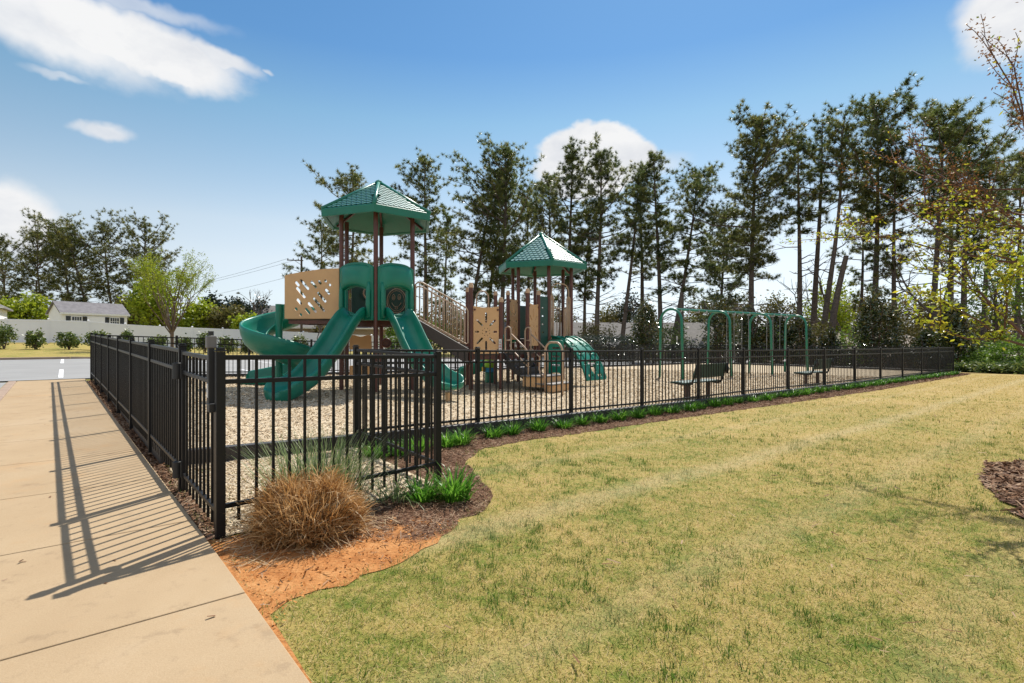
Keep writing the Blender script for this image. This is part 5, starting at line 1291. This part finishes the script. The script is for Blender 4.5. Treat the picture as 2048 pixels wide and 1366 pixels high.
# ---------------------------------------------------------------- white vinyl fence
vf=[st(s_,51.3-.02*s_) for s_ in np.arange(-14,32.1,2.44)]
org=(*vf[0],g(*vf[0])); vy=thing('vinyl_fence','long solid white privacy fence beyond the parking lot','fence',org)
for (xa,ya),(xb,yb) in zip(vf[:-1],vf[1:]):
    m=MB(org); za,zb=g(xa,ya),g(xb,yb); nx,ny=-(yb-ya)/2.44,(xb-xa)/2.44
    m.bar((xa,ya,za+.92),(xb,yb,zb+.92),.04,1.72); p=m.build('panel',M['vinyl'],vy)
    for h in (.12,1.76):
        m=MB(org); m.bar((xa,ya,za+h),(xb,yb,zb+h),.06,.14); m.build('rail',M['vinyl'],p,bevel=.01)
for x,y in vf:
    m=MB(org); z=g(x,y); m.box((x,y,z+.95),.13,.13,1.9,R2(40)); p=m.build('post',M['vinyl'],vy)
    m=MB(org); b=.09; rz=R2(40)
    vs=[(x+b*(cx*math.cos(rz)-cy*math.sin(rz)),y+b*(cx*math.sin(rz)+cy*math.cos(rz)),z+1.9) for cx,cy in ((-1,-1),(1,-1),(1,1),(-1,1))]+[(x,y,z+1.98)]
    m.add(vs,[(3,2,1,0),(0,1,4),(1,2,4),(2,3,4),(3,0,4)]); m.build('post_cap',M['vinyl'],p)
# ---------------------------------------------------------------- buildings
def gable_house(label,px,D,rz,Lx,Ly,wall,rise,wallmat,roofmat,name='house',cat='house',zb=None,hip=0,over=.35,windows=(),doors=()):
    """local x along the ridge, -y the side facing the playground"""
    x,y=W(px,D); z=g(x,y) if zb is None else zb
    t=thing(name,label,cat,(x,y,z),rz); hx,hy=Lx/2,Ly/2
    m=MB(); q=[(-hx,-hy),(hx,-hy),(hx,hy),(-hx,hy)]
    vs=[(a,b,-1.2) for a,b in q]+[(a,b,wall) for a,b in q]; fs=[(i,(i+1)%4,(i+1)%4+4,i+4) for i in range(4)]
    if not hip:
        vs+=[(-hx,0,wall+rise-.06),(hx,0,wall+rise-.06)]; fs+=[(5,6,9),(7,4,8)]
    m.add(vs,fs); w=m.build('wall',M[wallmat],t)
    ox,oy=hx+over,hy+over; sl=rise/hy; ze=wall-over*sl; m=MB()
    if hip:
        hh=max(0.01,hx-hy*hip); top=[(-hh,0,wall+rise),(hh,0,wall+rise)]
        low=[(-ox,-oy,ze),(ox,-oy,ze),(ox,oy,ze),(-ox,oy,ze)]
        m.add(low+top+[(a,b,c-.16) for a,b,c in low],[(0,1,5,4),(1,2,5),(2,3,4,5),(3,0,4),(6,7,1,0),(7,8,2,1),(8,9,3,2),(9,6,0,3),(9,8,7,6)])
    else:
        for sg in (-1,1):
            a=[(-ox,sg*oy,ze),(ox,sg*oy,ze),(ox,0,wall+rise),(-ox,0,wall+rise)]; m.add(a+[(p,q_,c-.12) for p,q_,c in a],[(0,1,2,3),(7,6,5,4),(0,4,5,1),(1,5,6,2),(2,6,7,3),(3,7,4,0)])
    rf=m.build('roof',M[roofmat],t)
    m=MB()
    for sg in (-1,1): m.box((0,sg*(oy+.012),ze-.09),2*ox,.05,.16)
    m.build('fascia',M['siding'],rf)
    for wx,wz,ww,wh,sh in windows:
        m=MB(); m.box((wx,-hy-.03,wz),ww+.14,.05,wh+.14); f=m.build('window_frame',M['siding'],t)
        m=MB(); m.box((wx,-hy-.06,wz),ww,.02,wh); m.build('pane',M['glass'],f)
        m=MB()
        for k in (-1,0,1): m.box((wx+k*ww/4,-hy-.072,wz),.03,.012,wh)
        m.box((wx,-hy-.0735,wz),ww,.012,.03); m.build('muntin',M['siding'],f)
        if sh:
            for sg in (-1,1): m=MB(); m.box((wx+sg*(ww/2+.28),-hy-.035,wz),.34,.06,wh+.1); m.build('shutter',M['shutter'],t)
    return t
shed=gable_house('white shed with grey roof, dark shutters and two wall lamps behind the white fence',178,52,R2(58),5.3,3.0,2.7,1.0,'siding','roofgrey','shed','shed',zb=1.45,over=.18,windows=[(-1.5,1.85,.72,.7,1),(1.55,1.85,.72,.7,1)])
m=MB(); m.box((0,-1.53,1.15),1.5,.06,2.3); dr=m.build('double_door',M['vinyl'],shed,bevel=.01)
for sx in (-.95,.95):
    m=MB(); m.box((sx,-1.57,2.15),.10,.12,.12); m.tube([(sx,-1.63,2.2),(sx,-1.72,2.12)],[.04,.10],8); m.build('wall_lamp',M['latch'],shed)
gable_house('corner of a white house with grey roof cut by the picture edge',-84,54,R2(38),6.6,7,3.6,1.9,'siding','roofgrey',zb=1.5,over=.45,hip=1)
gable_house('low house with a pale grey roof under the slotted tan panel',640,78,R2(28),17,9,2.9,2.9,'brick','roofpale',zb=.6,windows=[(-3,1.4,1.4,1.2,0)])
gable_house('long low house with pale grey roof behind the clipped hedge',1180,66,R2(8),22,9,2.3,2.7,'brick','roofpale',zb=-1.3)
gable_house('small dark gabled garage in front of the pale grey roof',1243,60,R2(100),4,2.6,2.1,.9,'roofgrey','roofgrey','garage','garage',zb=-1.1,over=.3)
gable_house('low house with pale roof seen through the first swing bay',1400,64,R2(5),13,9,2.0,2.6,'brick','roofpale',zb=-1.0)
gable_house('tan hip-roofed house behind the curved pine trunks',1668,66,R2(18),11,9,1.8,2.3,'brick','rooftan',zb=-1.6,hip=1)
gable_house('tan hip-roofed house between the magnolia and the thick pine trunk',1806,62,R2(14),8.6,8,1.7,2.3,'brick','rooftan',zb=-1.8,hip=1)
gable_house('dark low house behind the bright shrubs at the lawn end',2046,46,R2(30),7,6,1.6,1.2,'roofgrey','rooftan',zb=-1.4,hip=1)
# ---------------------------------------------------------------- utility pole and wires
def upole(px,D,yt,label,rz):
    x,y=W(px,D); z=g(x,y); Ht=CAMZ-(yt-683)*D/F-z; t=thing('utility_pole',label,'utility pole',(x,y,z),rz)
    m=MB(); m.tube([(0,0,-.3),(0,0,Ht)],[.17,.12],10); m.build('pole',M['polewood'],t,smooth='auto')
    m=MB(); m.box((-.75,-.14,Ht-.55),2.0,.10,.12); c=m.build('crossarm',M['polewood'],t)
    m=MB(); m.bar((-.05,-.14,Ht-1.1),(-.8,-.14,Ht-.6),.05,.05); m.build('brace',M['polewood'],c)
    for sx in (-1.65,-1.0,-.35): m=MB(); m.tube([(sx,-.14,Ht-.485),(sx,-.14,Ht-.36),(sx,-.14,Ht-.30)],[.05,.07,.03],8); m.build('insulator',M['latchgrey'],c)
    return Vector((x,y,z+Ht)),t
pt,_=upole(603,70,513,'wooden utility pole with crossarm beside the slotted tan panel',R2(14))
upole(73,82,560,'distant wooden pole below the spreading pines',R2(10))
def wire(a,b,sag,label):
    pts=[tuple(Vector(a).lerp(Vector(b),f)-Vector((0,0,sag*4*f*(1-f)))) for f in np.linspace(0,1,14)]
    m=MB(a); m.tube(pts,.016,4); o=m.build('power_line',M['wire']); o.location=a; setp(o,label,'power line',None)
q=(pt.x,pt.y,pt.z)
for dx,dz,lb in ((-1.6,-.3,'upper overhead wire running from the utility pole crossarm tip'),(-.35,-.35,'overhead wire running from the crossarm beside the pole'),(0,-2.2,'lower overhead cable running from the middle of the utility pole')):
    a=(q[0]+dx*.97,q[1]+dx*.24,q[2]+dz); b=(-72,88,q[2]+dz-4.5); wire(a,b,.9,lb)
wire((q[0],q[1],q[2]-1.6),(52,84,7.0),1.2,'long overhead wire crossing behind the towers and pines')
wire((q[0],q[1],q[2]-2.6),(52,84,6.2),1.2,'lower overhead wire crossing behind the towers and pines')
# ---------------------------------------------------------------- sky, sun, camera
SUN_EL=R2(53); SX,SY=.36,.93; az=math.atan2(SX,SY)           # clockwise from +Y
w=bpy.data.worlds.new('World'); S.world=w; w.use_nodes=True; nt=w.node_tree
bg=nt.nodes['Background']; bg.inputs['Strength'].default_value=.12
sky=nd(nt,'ShaderNodeTexSky',sky_type='NISHITA'); sky.sun_disc=False; sky.sun_elevation=SUN_EL; sky.sun_rotation=az
sky.altitude=200; sky.air_density=1.0; sky.dust_density=.15; sky.ozone_density=2.2
tc=nd(nt,'ShaderNodeTexCoord').outputs['Generated']
def dirpx(px,py): v=Vector(((px-1024)/F,1,(683-py)/F)); return v.normalized()
def vmath(op,a,b=None):
    n=nd(nt,'ShaderNodeVectorMath',operation=op)
    for i,val in enumerate((a,b)):
        if val is None: continue
        if isinstance(val,(tuple,Vector)): n.inputs[i].default_value=tuple(val)
        else: nt.links.new(val,n.inputs[i])
    return n
warp=nd(nt,'ShaderNodeTexNoise'); warp.inputs['Scale'].default_value=5; warp.inputs['Detail'].default_value=5; warp.inputs['Roughness'].default_value=.6; nt.links.new(tc,warp.inputs['Vector'])
wv=vmath('MULTIPLY',vmath('SUBTRACT',warp.outputs['Color'],(.5,.5,.5)).outputs[0],(.09,.09,.09)).outputs[0]
dw=vmath('NORMALIZE',vmath('ADD',vmath('NORMALIZE',tc).outputs[0],wv).outputs[0]).outputs[0]
det=nd(nt,'ShaderNodeTexNoise'); det.inputs['Scale'].default_value=11; det.inputs['Detail'].default_value=6; det.inputs['Roughness'].default_value=.6
mp=nd(nt,'ShaderNodeMapping'); mp.inputs['Scale'].default_value=(.8,.8,1.6); nt.links.new(tc,mp.inputs['Vector']); nt.links.new(mp.outputs[0],det.inputs['Vector'])
total=None
def cloud(px,py,rx,ry,tilt=0,soft=.5,amt=1.0):
    """soft elliptical bank of cloud around a direction of the sky; rx, ry in radians"""
    global total
    d=dirpx(px,py) if py is not None else Vector(px).normalized(); u=Vector((d.y,-d.x,0)).normalized(); v=u.cross(d).normalized()
    c,s=math.cos(tilt),math.sin(tilt); u,v=u*c+v*s,v*c-u*s
    a=math_(nt,'DIVIDE',vmath('DOT_PRODUCT',dw,u).outputs['Value'],rx); b=math_(nt,'DIVIDE',vmath('DOT_PRODUCT',dw,v).outputs['Value'],ry)
    front=math_(nt,'GREATER_THAN',vmath('DOT_PRODUCT',dw,d).outputs['Value'],0)
    a=math_(nt,'SUBTRACT',a,d.dot(u)/rx); b=math_(nt,'SUBTRACT',b,d.dot(v)/ry)
    r2=math_(nt,'SQRT',math_(nt,'ADD',math_(nt,'MULTIPLY',a,a),math_(nt,'MULTIPLY',b,b)))
    r2=math_(nt,'ADD',r2,math_(nt,'MULTIPLY',math_(nt,'SUBTRACT',det.outputs['Fac'],.5),.5))
    mr=nd(nt,'ShaderNodeMapRange'); mr.interpolation_type='SMOOTHSTEP'; mr.inputs['From Min'].default_value=1.0; mr.inputs['From Max'].default_value=1.0-soft; mr.inputs['To Max'].default_value=amt
    nt.links.new(r2,mr.inputs['Value']); val=math_(nt,'MULTIPLY',mr.outputs[0],front)
    total = val if total is None else math_(nt,'MAXIMUM',total,val)
cloud(270,80,.17,.052,R2(-14),.4); cloud(60,15,.20,.055,R2(-16),.6,.95); cloud(425,118,.085,.022,R2(-16),.55,.95); cloud(345,150,.06,.020,R2(-8),.45,.98)
cloud(260,-10,.16,.018,R2(-4),.8,.55); cloud(125,138,.05,.008,R2(-3),.8,.5); cloud(206,260,.042,.015,R2(6),.7,.85); cloud(540,160,.01,.005,0,.9,.6)
cloud(20,445,.085,.058,R2(-25),.5,1); cloud(2040,30,.075,.062,R2(-10),.45,1); cloud(1185,325,.112,.066,0,.16,1); cloud(1290,345,.09,.03,0,.8,.6)
cloud(-1500,200,.3,.09,R2(10),.6); cloud(4600,300,.3,.1,R2(-12),.6)
front_mask=total; total=None
for a_,e_,rx_,ry_ in ((180,32,.6,.28),(130,42,.5,.26),(228,40,.55,.25),(160,62,.5,.3),(215,68,.45,.28),(95,38,.4,.2),(268,34,.42,.2),(190,12,.6,.12),(120,14,.4,.12),(245,12,.45,.12)):  # cloud banks added out of view as fill light
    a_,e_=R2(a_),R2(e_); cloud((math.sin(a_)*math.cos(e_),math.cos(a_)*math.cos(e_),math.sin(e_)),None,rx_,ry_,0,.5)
fill_cloud_mask=total
# the clear sky itself, a little deeper in tone than the raw model gives near the sun
hs=nd(nt,'ShaderNodeHueSaturation'); hs.inputs['Saturation'].default_value=1.12; nt.links.new(sky.outputs[0],hs.inputs['Color'])
sz=nd(nt,'ShaderNodeSeparateXYZ'); nt.links.new(tc,sz.inputs[0])
SKYTINT=mix(nt,1.0,hs.outputs[0],ramp(nt,sz.outputs['Z'],[(0,(.40,.40,.53)),(.04,(.46,.44,.545)),(.075,(.66,.555,.545)),(.14,(.95,.68,.54)),(.2,(1.06,.745,.55)),(.377,(.71,.70,.56)),(.47,(.45,.565,.565)),(.57,(.44,.57,.575)),(.68,(.55,.66,.68)),(1,(.6,.7,.72))]),'MULTIPLY')  # stops above the framed sky are lifted for fill
# the unseen banks behind the camera are added to fill camera-facing shade
nt.links.new(mix(nt,fill_cloud_mask,mix(nt,front_mask,SKYTINT,ramp(nt,math_(nt,'ADD',math_(nt,'MULTIPLY',det.outputs['Fac'],.6),math_(nt,'MULTIPLY',warp.outputs['Fac'],.4)),[(.36,(3.1,3.22,3.45)),(.56,(3.95,3.97,4.0))])),(3.6,3.7,4.0)),bg.inputs['Color'])
sl=bpy.data.lights.new('sun','SUN'); sl.energy=3.5; sl.angle=R2(.55); sl.color=(1,.95,.87)
so=bpy.data.objects.new('sun',sl); C.objects.link(so); so.location=(10,30,40)
dv_=Vector((math.sin(az)*math.cos(SUN_EL),math.cos(az)*math.cos(SUN_EL),math.sin(SUN_EL))); so.rotation_euler=dv_.to_track_quat('Z','Y').to_euler()
cam=bpy.data.cameras.new('camera'); co=bpy.data.objects.new('camera',cam); C.objects.link(co); S.camera=co
cam.sensor_width=36; cam.lens=F/2048*36; cam.clip_end=3000; cam.clip_start=.05
co.location=(0,0,CAMZ); co.rotation_euler=(R2(90),0,0)
S.view_settings.view_transform='Standard'; S.view_settings.look='None'; S.view_settings.exposure=.95; S.view_settings.gamma=1
S.render.engine='CYCLES'; S.cycles.use_denoising=True; S.cycles.max_bounces=8; S.cycles.transparent_max_bounces=8
